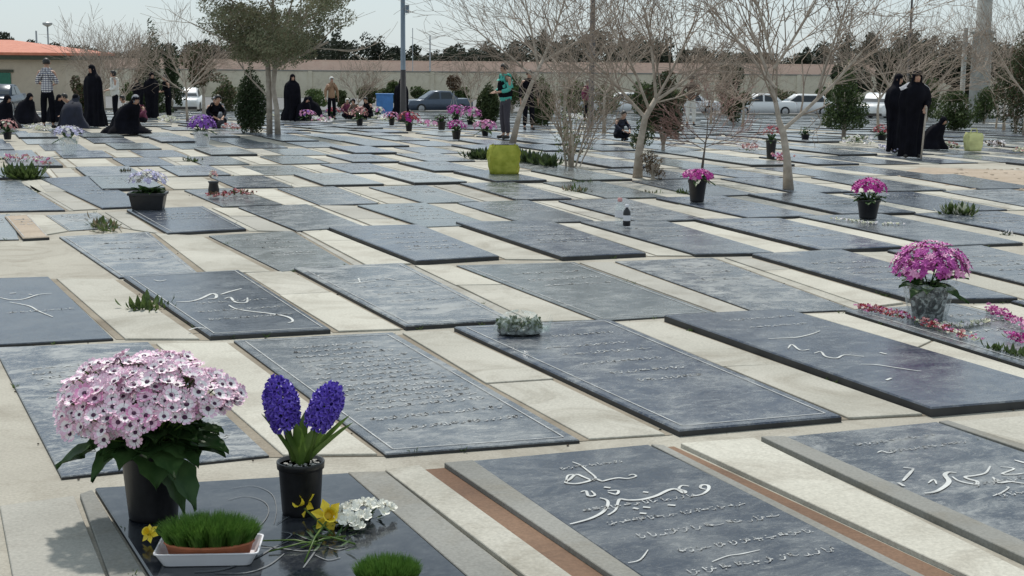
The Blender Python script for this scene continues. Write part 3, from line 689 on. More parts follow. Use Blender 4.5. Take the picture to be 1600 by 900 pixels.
# ------------------------------------------------------------------ slab labels
ORD = ['', 'first', 'second', 'third', 'fourth', 'fifth', 'sixth', 'seventh', 'eighth', 'ninth', 'tenth', 'eleventh', 'twelfth', 'thirteenth', 'fourteenth', 'fifteenth', 'sixteenth', 'seventeenth', 'eighteenth', 'nineteenth', 'twentieth']
def ordw(n):
    if n <= 20: return ORD[n]
    return ('twenty-', 'thirty-')[n // 10 - 2] + ORD[n % 10] if n % 10 else 'thirtieth'
for rw, ss in rows.items():
    vis = []
    for s in ss:
        xs = [proj((s[k].x, s[k].y, gz(s[k].y)))[0] for k in ('tl', 'tr', 'bl', 'br') if s[k].y > .5]
        if max(xs) > 0 and min(xs) < 1600: vis.append(s)
    for i, s in enumerate(vis):
        lab = s['label'] or 'weathered %s grave slab, %s from the left in the %s row from the front' % (TWORD[s['tint']], ordw(i + 1), ordw(rw + 1))
        tag(s['o'], lab, 'grave slab', 'flat grave slabs set in rows')
    for s in ss:
        if 'label' not in s['o'].keys(): tag(s['o'], s['label'] or 'grave slab just outside the %s frame edge in the %s row' % ('left' if s['c'].x < 0 else 'right', ordw(rw + 1)), 'grave slab', 'flat grave slabs set in rows')
tag(bs, 'small brown stone slab at the left edge, alone on pale paving', 'stone slab')

# ================================================================== PLANTS AND OFFERINGS
def daisy_mesh(name, r, npet, mats, rs_, cup=.25):
    """petals white inside, pink at the tips, round dark eye"""
    mb = MB()
    for k in range(npet):
        a = 2 * PI * k / npet + rs_.uniform(-.1, .1); w = PI / npet * .95
        def q(rr, da, z): return (rr * math.cos(a + da), rr * math.sin(a + da), z)
        z1 = r * cup * .5; z2 = r * cup * (1 + rs_.uniform(-.5, .5)); e = rs_.uniform(.92, 1.06)
        mb.add([q(r * .2, -w, 0), q(r * .2, w, 0), q(r * .68, w, z1), q(r * .68, -w, z1)], [(0, 1, 2, 3)], 0)
        mb.add([q(r * .68, -w, z1), q(r * .68, w, z1), q(r * .93 * e, w * .75, z2), q(r * e, 0, z2), q(r * .93 * e, -w * .75, z2)], [(0, 1, 2, 3, 4)], 1)
    mb.ball((0, 0, r * .04), r * .27, 8, 4, .6, mi=2)
    me_o = mb.build(name, mats); me = me_o.data; bpy.data.objects.remove(me_o); return me
def place(name, me, parent, loc, nrm, scale=1, spin=0):
    o = bpy.data.objects.new(name, me); COL.objects.link(o)
    q = Vector(nrm).normalized().to_track_quat('Z', 'Y'); o.rotation_mode = 'QUATERNION'
    from mathutils import Quaternion
    o.rotation_quaternion = q @ Quaternion((0, 0, 1), spin); o.location = loc; o.scale = (scale,) * 3; o.parent = parent; return o
def broad_leaf(mb, p, d, L, W, rs_, mi=0):
    """lobed, wavy broad leaf that droops"""
    d = Vector(d).normalized(); side = d.cross(Vector((0, 0, 1))).normalized(); up = side.cross(d); p = Vector(p)
    n = 6; vs = []; prof = [.05, .75, 1.0, .92, .66, .34, .02]
    for i in range(n + 1):
        t = i / n; c = p + d * L * t + Vector((0, 0, -1)) * L * .22 * t * t
        for k in (-1, -.5, 0, .5, 1):
            wv = W * .5 * prof[i] * (1 + .12 * math.sin(i * 2.7 + k * 3))
            z = .12 * W * abs(k) + rs_.uniform(-.02, .02) * W * 2
            vs.append(c + side * wv * k + up * z)
    fs = [(i * 5 + k, i * 5 + k + 1, (i + 1) * 5 + k + 1, (i + 1) * 5 + k) for i in range(n) for k in range(4)]
    mb.add(vs, fs, mi)
def pot_mesh(rt, rb, h, rim=.006, c=(0, 0, 0), mi=0, mb=None):
    mb = mb or MB()
    mb.lathe([(rb * .96, 0), (rb, .004), (rb * 1.02, h * .1), (rt * .93, h * .86), (rt * .94, h * .865), (rt, h * .87), (rt * 1.02, h * .99), (rt * 1.01, h), (rt * .94, h), (rt * .90, h * .88), (rt * .5, h * .87)], 28, c, mi)
    return mb

SZ = .0216                                     # top of the polished front slab
# --- big pink cineraria
r_ = random.Random(11)
base = at(240, 806, SZ); dp = base.y; mpp = dp / F * 1.03   # metres per photo pixel there
cin = thing('potted_daisies', 'huge dome of pink and white daisies with dark eyes in a black pot', 'potted plant', (base.x, base.y, gz(base.y) + SZ))
ph = 118 * mpp
pm = pot_mesh(50 * mpp, 38 * mpp, ph); pm.build('pot', M['black_plastic'], cin, True)
sb = MB(); sb.lathe([(.001, 0), (26 * mpp, .002), (38 * mpp, .001)], 20, (0, 0, ph * .86)); sb.build('potting_soil', M['soilpot'], cin)
RX, RZ = 139 * mpp, 88 * mpp; cz = ph + 52 * mpp
fol = MB()
for i in range(64):
    a = i * 2.399; ring = (i % 8) / 8
    rr = (14 + 46 * ring) * mpp; z = ph + (4 + 50 * (1 - ring)) * mpp
    el = -.12 + r_.uniform(-.25, .35)
    d = Vector((math.cos(a), math.sin(a), el)); broad_leaf(fol, (rr * math.cos(a) * .9, rr * math.sin(a) * .9, z), d, r_.uniform(50, 76) * mpp, r_.uniform(46, 66) * mpp, r_)
fol.build('leaves', M['dkleaf'], cin, True)
st = MB()
pr = [M['petal_white'], M['petal_pink'], M['eye_dark']]
DM = [daisy_mesh('flower_head', 13 * mpp, 12, pr, r_), daisy_mesh('flower_head', 11.5 * mpp, 11, pr, r_, .5), daisy_mesh('flower_head', 12.5 * mpp, 11, [M['petal_pink'], M['petal_rose'], M['eye_dark']], r_, .35)]
heads = []
i = 0; n_h = 560
for k in range(n_h):
    t = (k + .5) / n_h; zc_ = 1 - 1.22 * t; a = k * 2.39996
    rr = math.sqrt(max(0, 1 - zc_ * zc_))
    n = Vector((rr * math.cos(a), rr * math.sin(a), zc_)); s_ = r_.uniform(.84, 1.03) * (1 + .05 * math.sin(a * 3 + zc_ * 5))
    if r_.random() < .07: continue
    p = Vector((n.x * RX * s_, n.y * RX * .85 * s_, cz + n.z * RZ * s_))
    p.x += 0 * mpp
    if n.z < -.02 and n.x > .1: continue            # the right underside shows leaves only
    if n.x > .25 and n.z < .18: p.z += 14 * mpp
    heads.append((p, Vector((n.x * .8, n.y * .8 - .25, n.z + .45)) + Vector((r_.uniform(-.45, .45), r_.uniform(-.45, .45), r_.uniform(-.1, .2)))))
    if k % 3 == 0: st.tube([(n.x * 12 * mpp, n.y * 12 * mpp, ph), (n.x * RX * .55, n.y * RX * .5, ph + (p.z - ph) * .6), p], 1.3 * mpp, 4, False)
st.build('stems', M['hyleaf'], cin)
vis = [h for h in heads if h[0].y < .25 * RX or h[0].z > cz + .6 * RZ]; vis.sort(key=lambda h: h[0].y); show = vis[:100]
for h in show: place('flower_head', DM[0 if r_.random() < .6 else r_.randint(1, 2)], cin, h[0], h[1], r_.uniform(.72, 1.25), r_.uniform(0, 6))
rest_h = MB()
for h in [h for h in heads if h not in show]:
    me = DM[0 if r_.random() < .6 else r_.randint(1, 2)]; q = h[1].normalized().to_track_quat('Z', 'Y').to_matrix(); sc = r_.uniform(.8, 1.1)
    vs = [h[0] + q @ (v.co * sc) for v in me.vertices]; b0 = len(rest_h.v); rest_h.v += [tuple(v) for v in vs]
    for f in me.polygons: rest_h.f.append(tuple(b0 + j for j in f.vertices)); rest_h.m.append(f.material_index)
o = rest_h.build('flower_heads_behind', pr, cin); o['kind'] = 'stuff'
# leaves showing at the left and lower right under the dome
ll = MB()
for (lx, ly, dx, dz, L, W) in ((-95, 92, -1, .05, 42, 34), (-80, 112, -1, -.35, 60, 50), (-50, 112, -.4, -.6, 55, 45), (60, 105, 1, .25, 78, 62), (70, 120, 1, .05, 70, 56), (40, 95, .5, -.7, 80, 52), (15, 112, .1, -.5, 62, 66), (85, 138, 1, .25, 45, 40), (28, 88, .6, -1.2, 74, 46)):
    broad_leaf(ll, (lx * mpp, -30 * mpp, ly * mpp + 10 * mpp), (dx, -.45, dz), L * mpp, W * mpp, r_)
ll.build('hanging_leaves', M['dkleaf'], cin, True)

# --- hyacinth
base = at(471, 800, SZ); mpp = base.y / F * 1.03
hy = thing('potted_hyacinth', 'violet hyacinth with two blooms in a small black pot', 'potted plant', (base.x, base.y, gz(base.y) + SZ))
ph = 84 * mpp; rt = 37 * mpp
pot_mesh(rt, 30 * mpp, ph).build('pot', M['black_plastic'], hy, True)
sb = MB(); sb.lathe([(.001, 0), (rt * .92, 0)], 20, (0, 0, ph * .93))
for _ in range(60):
    a, q = r_.uniform(0, 6.28), rt * .85 * math.sqrt(r_.random()); sb.ball((q * math.cos(a), q * math.sin(a), ph * .935), r_.uniform(1.5, 3.6) * mpp, 5, 3, .7, mi=1)
sb.build('potting_soil', [M['soilpot'], M['gravel']], hy)
for (ang, lean, L, W) in ((0.05, .95, 96, 18), (0.1, .75, 100, 17), (.35, .55, 84, 17), (3.3, .5, 96, 15), (2.9, .28, 88, 16), (4.6, .1, 74, 19), (5.4, .35, 70, 18), (1.5, .25, 80, 16), (.0, .25, 78, 18), (4.0, .3, 66, 17)):
    lf = MB(); d = Vector((math.cos(ang) * lean, math.sin(ang) * lean, 1)).normalized(); sd_ = Vector((-math.sin(ang), math.cos(ang), 0))
    if abs(sd_.x) < .5: sd_ = Vector((.75, sd_.y * .6, 0))
    n = 7; vs = []
    for i in range(n + 1):
        t = i / n; w = W * mpp * (.42 + .58 * math.sin(PI * min(1, t * .8 + .12))) * (1 if t < .85 else (1 - (t - .85) / .15 * .85)) / 2
        c = Vector((math.cos(ang), math.sin(ang), 0)) * 5 * mpp + d * L * mpp * t + Vector((math.cos(ang), math.sin(ang), 0)) * L * mpp * .12 * t * t + Vector((0, 0, ph * .9))
        fw = d.cross(sd_).normalized() * (w * .35)
        vs += [c - sd_ * w + fw, c, c + sd_ * w + fw]
    lf.add(vs, [(i * 3 + k, i * 3 + k + 1, i * 3 + 4 + k, i * 3 + 3 + k) for i in range(n) for k in (0, 1)])
    lf.build('leaf', M['hyleaf'], hy, True)
def floret(mb, p, n, r, mi=0):
    n = n.normalized(); a = n.orthogonal().normalized(); b = n.cross(a); sp = r_.uniform(0, 1)
    mb.tube([p - n * r * .9, p + n * r * .15], [r * .26, r * .36], 5, False, mi)
    for k in range(6):
        t = sp + k * PI / 3; u = a * math.cos(t) + b * math.sin(t); v = a * math.cos(t + PI / 2) + b * math.sin(t + PI / 2)
        c0 = p + n * r * .1 + u * r * .22; c1 = p + n * r * .42 + u * r * .75; c2 = p + n * r * .05 + u * r * 1.2
        mb.add([c0 - v * r * .16, c0 + v * r * .16, c1 + v * r * .24, c2, c1 - v * r * .24], [(0, 1, 2, 3, 4)], mi)
for (x0, x1, z1, z0, rad) in ((-18, -34, 210, 138, 28), (16, 54, 200, 140, 25)):
    sp = MB(); pa = Vector((x0 * .5 * mpp, 0, ph)); pb = Vector((x0 * 1.0 * mpp + (x1 - x0) * .3 * mpp, 0, (z0 + 6) * mpp)); pc = Vector((x1 * mpp, -4 * mpp, (z1) * mpp))
    sp.tube([pa, pb, pc], [7 * mpp, 6 * mpp, 3 * mpp], 7, True); sp.build('flower_stalk', M['hyleaf'], hy, True)
    fl = MB(); ax = (pc - pb); L = ax.length; ax.normalize()
    e1_ = ax.orthogonal().normalized(); e2_ = ax.cross(e1_)
    nl = 8
    for lv in range(nl):
        t = lv / (nl - 1); rr = rad * mpp * (.66 + .42 * math.sin(PI * (t * .75 + .12))) * (1 if t < .82 else (1 - (t - .82) * 2.6)); cnt = 8 if t < .85 else 5
        for k in range(cnt):
            a = 2 * PI * (k + .5 * (lv % 2)) / cnt; n = e1_ * math.cos(a) + e2_ * math.sin(a) + ax * (.25 + t * .5 - .3)
            floret(fl, pb + ax * L * t + (e1_ * math.cos(a) + e2_ * math.sin(a)) * rr * .74, n, 11.5 * mpp * r_.uniform(.85, 1.15))
    floret(fl, pc + ax * 3 * mpp, ax, 8 * mpp)
    fl.build('flower_spike', M['hyfl'], hy)

# --- sprouted wheat in a clay dish on a white tray
def sprouts(parent, R1, R2, h, n, z, r_, lean=.28):
    mb = MB()
    for _ in range(n):
        a = r_.uniform(0, 6.28); q = math.sqrt(r_.random()); x, y = q * math.cos(a), q * math.sin(a)
        hh = h * r_.uniform(.72, 1.08) * (1 - .28 * q ** 3); d = Vector((x * lean + r_.uniform(-.14, .14), y * lean + r_.uniform(-.14, .14), 1)).normalized()
        p = Vector((x * R1, y * R2, z)); s_ = Vector((math.cos(a * 7), math.sin(a * 7), 0)) * (.0011 + .0006 * r_.random())
        m_ = p + d * hh * .6; e = p + d * hh + Vector((x * .12 + r_.uniform(-.2, .2), y * .12 + r_.uniform(-.2, .2), -.03)) * hh * .6
        mb.add([p - s_, p + s_, m_ + s_, m_ - s_, e], [(0, 1, 2, 3), (3, 2, 4)])
    return mb.build('grass_sprouts', M['grass'], parent)
base = at(328, 872, SZ); mpp = base.y / F
tray = thing('wheatgrass_dish', 'wheat sprouts in a brown clay dish on a white plastic tray', 'sprouts dish', (base.x, base.y, gz(base.y) + SZ), .07)
tm = MB(); A, B, hT = 82 * mpp, 46 * mpp, 24 * mpp
def rrect(a, b, z, n=6, rc=.02):
    out = []
    for qx, qy, s0 in ((1, 1, 0), (-1, 1, PI / 2), (-1, -1, PI), (1, -1, 3 * PI / 2)):
        for i in range(n): t = s0 + PI / 2 * i / (n - 1); out.append((qx * (a - rc) + rc * math.cos(t), qy * (b - rc) + rc * math.sin(t), z))
    return out
lv = [rrect(A * .84, B * .8, 0), rrect(A * .86, B * .82, .002), rrect(A, B, hT * .92), rrect(A + .004, B + .004, hT * .93), rrect(A + .004, B + .004, hT), rrect(A - .002, B - .002, hT), rrect(A * .84, B * .8, .004)]
vs = [p for l in lv for p in l]; n = len(lv[0]); fs = [(i * n + k, i * n + (k + 1) % n, (i + 1) * n + (k + 1) % n, (i + 1) * n + k) for i in range(len(lv) - 1) for k in range(n)]
fs += [tuple(range(n - 1, -1, -1)), tuple((len(lv) - 1) * n + k for k in range(n))]; tm.add(vs, fs); tm.build('tray', M['white_plastic'], tray)
dm = MB(); dm.lathe([(60 * mpp, .005), (64 * mpp, .012), (71 * mpp, 27 * mpp), (74 * mpp, 29 * mpp), (71 * mpp, 32 * mpp), (66 * mpp, 29 * mpp), (.001, 27 * mpp)], 32, (0, 0, 0), sy=.56); dm.build('clay_dish', M['terracotta'], tray, True)
sprouts(tray, 70 * mpp, 38 * mpp, 50 * mpp, 5200, 27 * mpp, r_, .5)
base = at(606, 925, SZ)
gd = thing('wheatgrass_clump', 'round clump of wheat sprouts cut by the bottom edge of the photo', 'sprouts dish', (base.x, base.y, gz(base.y) + SZ))
dm = MB(); mpp = base.y / F; dm.lathe([(44 * mpp, 0), (52 * mpp, 18 * mpp), (48 * mpp, 16 * mpp), (.001, 15 * mpp)], 28, sy=.8); dm.build('clay_dish', M['terracotta'], gd, True)
sprouts(gd, 46 * mpp, 36 * mpp, 50 * mpp, 3600, 14 * mpp, r_)

# --- daffodils, white blooms
def daffodil(parent, c, n, r):
    mb = MB(); c = Vector(c); n = Vector(n).normalized(); a = n.orthogonal().normalized(); b = n.cross(a)
    for k in range(6):
        t = k * PI / 3; u = a * math.cos(t) + b * math.sin(t); v = a * math.cos(t + PI / 2) + b * math.sin(t + PI / 2)
        mb.add([c + u * r * .15 - v * r * .1, c + u * r * .15 + v * r * .1, c + u * r * .6 + v * r * .3 + n * r * .1, c + u * r * 1.05, c + u * r * .6 - v * r * .3 + n * r * .1], [(0, 1, 2, 3, 4)])
    mb.tube([c, c + n * r * .35, c + n * r * .7, c + n * r * .78], [r * .2, r * .28, r * .36, r * .46], 10, False); mb.tube([c + n * r * .05, c + n * r * .08], [r * .25, r * .2], 8)
    return mb.build('flower_head', M['petal_yellow'], parent)
b0 = at(505, 860, SZ); mpp = b0.y / F
dfl = thing('daffodil_bunch', 'two yellow daffodils on a loose bunch of stems beside the hyacinth pot', 'flowers', (b0.x, b0.y, gz(b0.y) + SZ))
def rel(px, py, h=0):
    """local position seen at photo pixel, h metres above the slab"""
    return at(px, py, SZ + h) - Vector((b0.x, b0.y, SZ))
daffodil(dfl, rel(476, 786, .055), (-.5, -.6, .35), 25 * mpp); daffodil(dfl, rel(512, 806, .05), (.3, -.8, .35), 29 * mpp)
sm = MB()
for p0, p1, h0, h1 in (((512, 812), (476, 878), .045, .006), ((476, 795), (520, 835), .05, .01), ((505, 845), (420, 862), .008, .006), ((500, 852), (405, 845), .01, .008), ((540, 838), (470, 856), .01, .006), ((555, 850), (490, 838), .006, .012)):
    a_, b_ = rel(*p0, h0), rel(*p1, h1); mid = (a_ + b_) / 2 + Vector((r_.uniform(-.02, .02), 0, .012)); sm.tube([a_, mid, b_], [.004, .0035, .003], 6)
sm.build('stems', M['hyleaf'], dfl, True)
lf = MB()
for _ in range(20):
    p = rel(r_.uniform(470, 545), r_.uniform(830, 862), .004); a = r_.uniform(0, 6.28); lf.leaf(p, (math.cos(a), math.sin(a), .25), (-math.sin(a), math.cos(a), 0), r_.uniform(.04, .085), .014)
lf.build('leaves', M['dkleaf'], dfl)
b1 = at(235, 846, SZ); dd = thing('fallen_daffodil', 'single yellow daffodil head lying left of the white tray', 'flower', (b1.x, b1.y, gz(b1.y) + SZ))
daffodil(dd, (0, 0, .03), (-.3, -.6, .5), 17 * mpp); sm = MB(); sm.tube([(0, 0, .03), (.02, .04, .01), (.05, .07, .004)], .003, 5); sm.build('stem', M['hyleaf'], dd)
wb0 = at(563, 816, SZ)
wbq = thing('white_blossom_bunch', 'dense cut bunch of creamy white blossoms lying behind the yellow daffodils', 'flowers', (wb0.x, wb0.y, gz(wb0.y) + SZ), -.5)
M['cream_white'] = mat('creamy blossom', (.84, .83, .76), .8, var=.04, spec=.2)
WM = [daisy_mesh('flower_head', 9.5 * mpp, 5, [M['cream_white'], M['cream_white'], M['petal_cream']], r_, .55), daisy_mesh('flower_head', 8 * mpp, 6, [M['cream_white'], M['cream_white'], M['cream_white']], r_, .8)]
for k in range(98):
    x, y = r_.uniform(-1, 1), r_.uniform(-1, 1); e_ = 1 - .5 * (x * x + y * y)
    place('flower_head', WM[k % 2], wbq, (x * 36 * mpp, y * 58 * mpp, (10 + 16 * e_ + r_.uniform(-3, 3)) * mpp), (x * .5 + r_.uniform(-.4, .4), y * .4 - .3 + r_.uniform(-.4, .4), 1), r_.uniform(.7, 1.25), r_.uniform(0, 6))
sm = MB()
for k in range(22): x, y = r_.uniform(-.8, .8), r_.uniform(-.8, .8); sm.tube([(-50 * mpp + x * 6 * mpp, -60 * mpp + y * 8 * mpp, .004), (x * 30 * mpp, y * 36 * mpp, 12 * mpp)], .0018, 4)
sm.build('stems', M['hyleaf'], wbq)
lf = MB()
for _ in range(40): a = r_.uniform(0, 6.28); lf.leaf((r_.uniform(-30, 30) * mpp, r_.uniform(-50, 40) * mpp, .006), (math.cos(a), math.sin(a), .25), (-math.sin(a), math.cos(a), 0), r_.uniform(.03, .06), .016)
lf.build('leaves', M['dkleaf'], wbq)

# --- generic middle-distance pot plant
def bloom_cloud(mb, r_, n, RX, RY, RZ, cz, sz, mi=0, low=-.25):
    for k in range(n):
        z = low + (1 - low) * (k + .5) / n; a = k * 2.4 + r_.uniform(-.3, .3); rr = math.sqrt(max(0, 1 - z * z)); s_ = r_.uniform(.82, 1.05)
        c = Vector((rr * math.cos(a) * RX * s_, rr * math.sin(a) * RY * s_, cz + z * RZ * s_)); nn_ = Vector((rr * math.cos(a), rr * math.sin(a), z + .4)).normalized()
        a1 = nn_.orthogonal().normalized(); b1 = nn_.cross(a1); q = sz * r_.uniform(.7, 1.2); m = 6
        vs = [c + nn_ * q * .1]; 
        for j in range(m * 2):
            t = PI * j / m; rr2 = q * (1 if j % 2 == 0 else .55); vs.append(c + (a1 * math.cos(t) + b1 * math.sin(t)) * rr2 + nn_ * q * .25 * (j % 2 == 0))
        mb.add(vs, [(0, 1 + j, 1 + (j + 1) % (2 * m)) for j in range(2 * m)], mi if r_.random() > .25 else mi + 1)
def pot_plant(name, label, px, py, potw, poth, fw, fh, pet, group=None, cat='potted plant', z=.03, n=60, leaves=16, eye=False, wrap=None, pot='black_plastic', flat=False, petal2=None, fdy=0, leafmat_='dkleaf'):
    p = at(px, py, z); mpp = p.y / F; r = random.Random(int(px * 7 + py))
    t = thing(name, label, cat, (p.x, p.y, gz(p.y) + z), r.uniform(0, 6), group)
    H = poth * mpp; RT = potw / 2 * mpp
    if pot: pot_mesh(RT, RT * .72, H).build('pot', M[pot], t, True)
    lm = MB(); k = fw / 2 * mpp
    for i in range(leaves):
        a = i * 2.4; lm_d = Vector((math.cos(a), math.sin(a), r.uniform(-.3, .5))); broad_leaf(lm, (math.cos(a) * RT * .4, math.sin(a) * RT * .4, H * r.uniform(.9, 1.15)), lm_d, k * r.uniform(.7, 1.05), k * r.uniform(.35, .55), r)
    for i in range(8): a = i * .8; lm.tube([(0, 0, H * .85), (math.cos(a) * k * .5, math.sin(a) * k * .5, H + fh * .45 * mpp)], mpp * 1.0, 4, False)
    lm.build('leaves', M[leafmat_], t, True)
    fm = MB(); sz = max(2.2, fw * (.07 if n > 100 else .11)) * mpp
    bloom_cloud(fm, r, n, k, k, fh * .5 * mpp * (1.2), H + (fh * .42 + fdy) * mpp, sz)
    fm.build('flowers', [M[pet], M[petal2 or pet]], t)
    if wrap:
        wm = MB(); nseg = 26; prof = [(RT * .85, 0), (RT * 1.0, H * .35), (RT * 1.12, H * .75), (RT * 1.3, H * 1.05)]; vs = []
        for j, (rr, zz) in enumerate(prof):
            for q in range(nseg): a = 2 * PI * q / nseg; f = 1 + .07 * math.sin(q * 2.9 + j) + r.uniform(-.03, .03); vs.append((rr * f * math.cos(a), rr * f * math.sin(a), zz + (r.uniform(-.03, .06) * H if j == 3 else 0)))
        wm.add(vs, [(j * nseg + q, j * nseg + (q + 1) % nseg, (j + 1) * nseg + (q + 1) % nseg, (j + 1) * nseg + q) for j in range(3) for q in range(nseg)]); wm.build('clear_wrap', M[wrap], t)
    return t
# purple daisies at the right
pot_plant('potted_daisies', 'big round bunch of purple daisies in a clear wrapped pot at the right', 1449, 495, 66, 52, 116, 66, 'petal_purple', n=230, leaves=12, wrap='clear_dense', petal2='petal_rose', z=.035)
pot_plant('potted_flower', 'magenta blooms over wide green leaves in a black pot ringed by white petals', 1356, 341, 37, 30, 52, 24, 'petal_magenta', n=80, leaves=14, z=.04, petal2='petal_magenta', fdy=8)
pot_plant('potted_flower', 'low magenta flowers in a black pot near the bare sapling', 1089, 315, 30, 34, 48, 16, 'petal_magenta', n=70, leaves=6, z=.04, petal2='petal_rose')
pot_plant('potted_flower', 'red blooms in a tall black pot behind the forked bare tree', 1204, 249, 17, 30, 26, 20, 'petal_red', n=30, leaves=6, petal2='petal_red', fdy=4)
pot_plant('potted_flower', 'dark leafy potted plant standing right of the forked bare tree', 1258, 219, 14, 9, 18, 12, 'dkleaf', n=20, leaves=8)
pot_plant('potted_flower', 'dull red potted flowers in front of the black clad woman with a stick', 1378, 219, 16, 8, 28, 16, 'petal_red', n=30, leaves=8, petal2='petal_salmon')
pot_plant('potted_flower', 'violet flowers in clear wrap beside the dark round shrub', 316, 228, 22, 22, 42, 26, 'petal_violet', n=60, leaves=6, wrap='clear', petal2='petal_violet', pot='white_plastic')
pot_plant('flower_bucket', 'white lilac bouquet in a clear bucket near the striped shirt man', 108, 241, 24, 26, 44, 18, 'petal_lilac', n=50, leaves=6, wrap='clear_dense', petal2='white_cloth', pot='clear', cat='flowers')
for (x, y, pw, phh, fw, fh, c1, c2, lab) in (
 (713, 218, 15, 14, 32, 16, 'petal_purple', 'petal_magenta', 'purple flowers in a black pot left of the turquoise shirt man'),
 (690, 203, 14, 13, 22, 12, 'dkleaf', 'eye_dark', 'dark potted plant left of the purple flowers in the visitors area'),
 (735, 195, 12, 8, 34, 20, 'petal_purple', 'petal_rose', 'purple bouquet behind the two black pots, left of the oval shrub'),
 (712, 190, 12, 8, 30, 18, 'petal_purple', 'petal_magenta', 'purple blooms just in front of the grey parked car'),
 (639, 205, 12, 12, 34, 18, 'petal_red', 'petal_magenta', 'dark red blooms in front of the standing woman by the lamp post'),
 (612, 196, 10, 9, 24, 12, 'petal_rose', 'petal_red', 'rose blooms left of the dark red ones, near the blue box'),
 (562, 196, 12, 11, 26, 18, 'petal_salmon', 'petal_red', 'salmon pink potted flowers in front of the seated group'),
 (590, 185, 10, 8, 22, 10, 'petal_cream', 'petal_rose', 'cream flowers beside the seated group near the blue box'),
 (758, 212, 12, 8, 36, 16, 'petal_rose', 'petal_purple', 'rose coloured bouquet at the feet of the turquoise shirt man'),
 (12, 218, 14, 12, 30, 20, 'petal_salmon', 'petal_cream', 'pale dried flowers at the left edge in front of a seated woman'),
 (520, 186, 10, 8, 24, 10, 'petal_red', 'petal_violet', 'small violet and red flowers near the tan coat person'),
 (480, 190, 10, 8, 26, 10, 'petal_rose', 'petal_violet', 'small rose flowers by the seated women behind the olive tree')):
    pot_plant('potted_flower', lab, x, y, pw, phh, fw, fh, c1, n=34, leaves=6, petal2=c2, group='flower pots among the visitors')
# white flower trough
p = at(232, 326, .04); mpp = p.y / F
tr_ = thing('flower_trough', 'square black planter with pale lilac flowers at left', 'planter', (p.x, p.y, gz(p.y) + .04), .1)
tb = MB(); a0, a1, hh = 23 * mpp, 27 * mpp, 26 * mpp
lv = [rrect(a0, a0 * .7, 0, 4, .01), rrect(a1, a1 * .7, hh * .85, 4, .01), rrect(a1 * 1.08, a1 * .78, hh * .86, 4, .01), rrect(a1 * 1.08, a1 * .78, hh, 4, .01), rrect(a1 * .95, a1 * .66, hh, 4, .01), rrect(a1 * .9, a1 * .6, hh * .8, 4, .01)]
vs = [q for l in lv for q in l]; n = len(lv[0]); tb.add(vs, [(i * n + k, i * n + (k + 1) % n, (i + 1) * n + (k + 1) % n, (i + 1) * n + k) for i in range(5) for k in range(n)] + [tuple(range(n - 1, -1, -1)), tuple(5 * n + k for k in range(n))]); tb.build('planter_box', M['black_plastic'], tr_)
r = random.Random(9); lm = MB()
for i in range(26): a = i * 2.4; broad_leaf(lm, (math.cos(a) * .04, math.sin(a) * .03, hh), (math.cos(a), math.sin(a), r.uniform(-.2, .9)), 24 * mpp, 12 * mpp, r)
lm.build('leaves', M['dkleaf'], tr_, True); fm = MB(); bloom_cloud(fm, r, 60, 29 * mpp, 22 * mpp, 17 * mpp, hh + 18 * mpp, 5.5 * mpp, low=-.1); fm.build('flowers', [M['petal_lilac'], M['white_cloth']], tr_)
# small pot and the dried wreath beside it
p = at(334, 301, .03); mpp = p.y / F
vv = thing('small_vase', 'small dark vase with pale pink bloom beside dried flowers', 'vase', (p.x, p.y, gz(p.y) + .03))
mb = MB(); mb.lathe([(8 * mpp, 0), (9 * mpp, 4 * mpp), (7 * mpp, 14 * mpp), (9 * mpp, 18 * mpp), (7 * mpp, 18 * mpp)], 16); mb.build('vase_body', M['black_plastic'], vv, True)
mb = MB(); bloom_cloud(mb, r, 18, 6 * mpp, 6 * mpp, 7 * mpp, 27 * mpp, 3.5 * mpp); mb.build('flowers', [M['petal_salmon'], M['petal_cream']], vv)
def petal_heap(name, label, pts, w, mats, n, cat='flowers', hgt=.03, z=.035, group=None, szk=1):
    """scattered blooms lying along a path of photo pixels"""
    G = [at(*q, z) for q in pts]; c = sum(G, Vector()) / len(G); r = random.Random(int(pts[0][0]))
    t = thing(name, label, cat, (c.x, c.y, gz(c.y) + z), 0, group); mb = MB(); mg = MB()
    for k in range(n):
        u = r.random() * (len(G) - 1); i = min(int(u), len(G) - 2); p = G[i].lerp(G[i + 1], u - i) - c; mp = G[i].y / F
        p = Vector((p.x + r.uniform(-1, 1) * w * mp, p.y + r.uniform(-1, 1) * w * mp * 1.6, r.uniform(.2, 1) * hgt))
        mi = r.randrange(len(mats)); s_ = r.uniform(.7, 1.25) * szk * max(.014, 2.4 * mp)
        for j in range(5):
            d = Vector((r.uniform(-1, 1), r.uniform(-1, 1), r.uniform(-.1, 1))); mb.leaf(p, d, d.orthogonal(), s_ * 1.3, s_ * 1.1, .2, mi)
        if r.random() < .3: d = Vector((r.uniform(-1, 1), r.uniform(-1, 1), .1)); mg.leaf((p.x, p.y, .01), d, (-d.y, d.x, 0), s_ * 4, s_ * .8)
    mb.build('blooms', [M[m] for m in mats], t); mg.build('stems_and_leaves', M['weed'], t); return t
petal_heap('dried_wreath', 'heap of dried salmon flowers on a slab, left of centre', [(322, 309), (350, 308), (372, 303), (392, 307)], 8, ['petal_salmon', 'petal_red', 'brownleaf'], 90, hgt=.06)
petal_heap('carnation_row', 'row of pink carnations along the near edge of the slab, left of the purple daisies', [(1340, 486), (1372, 491), (1424, 503)], 6, ['petal_rose', 'petal_red', 'petal_salmon'], 100, group='carnation rows', hgt=.05)
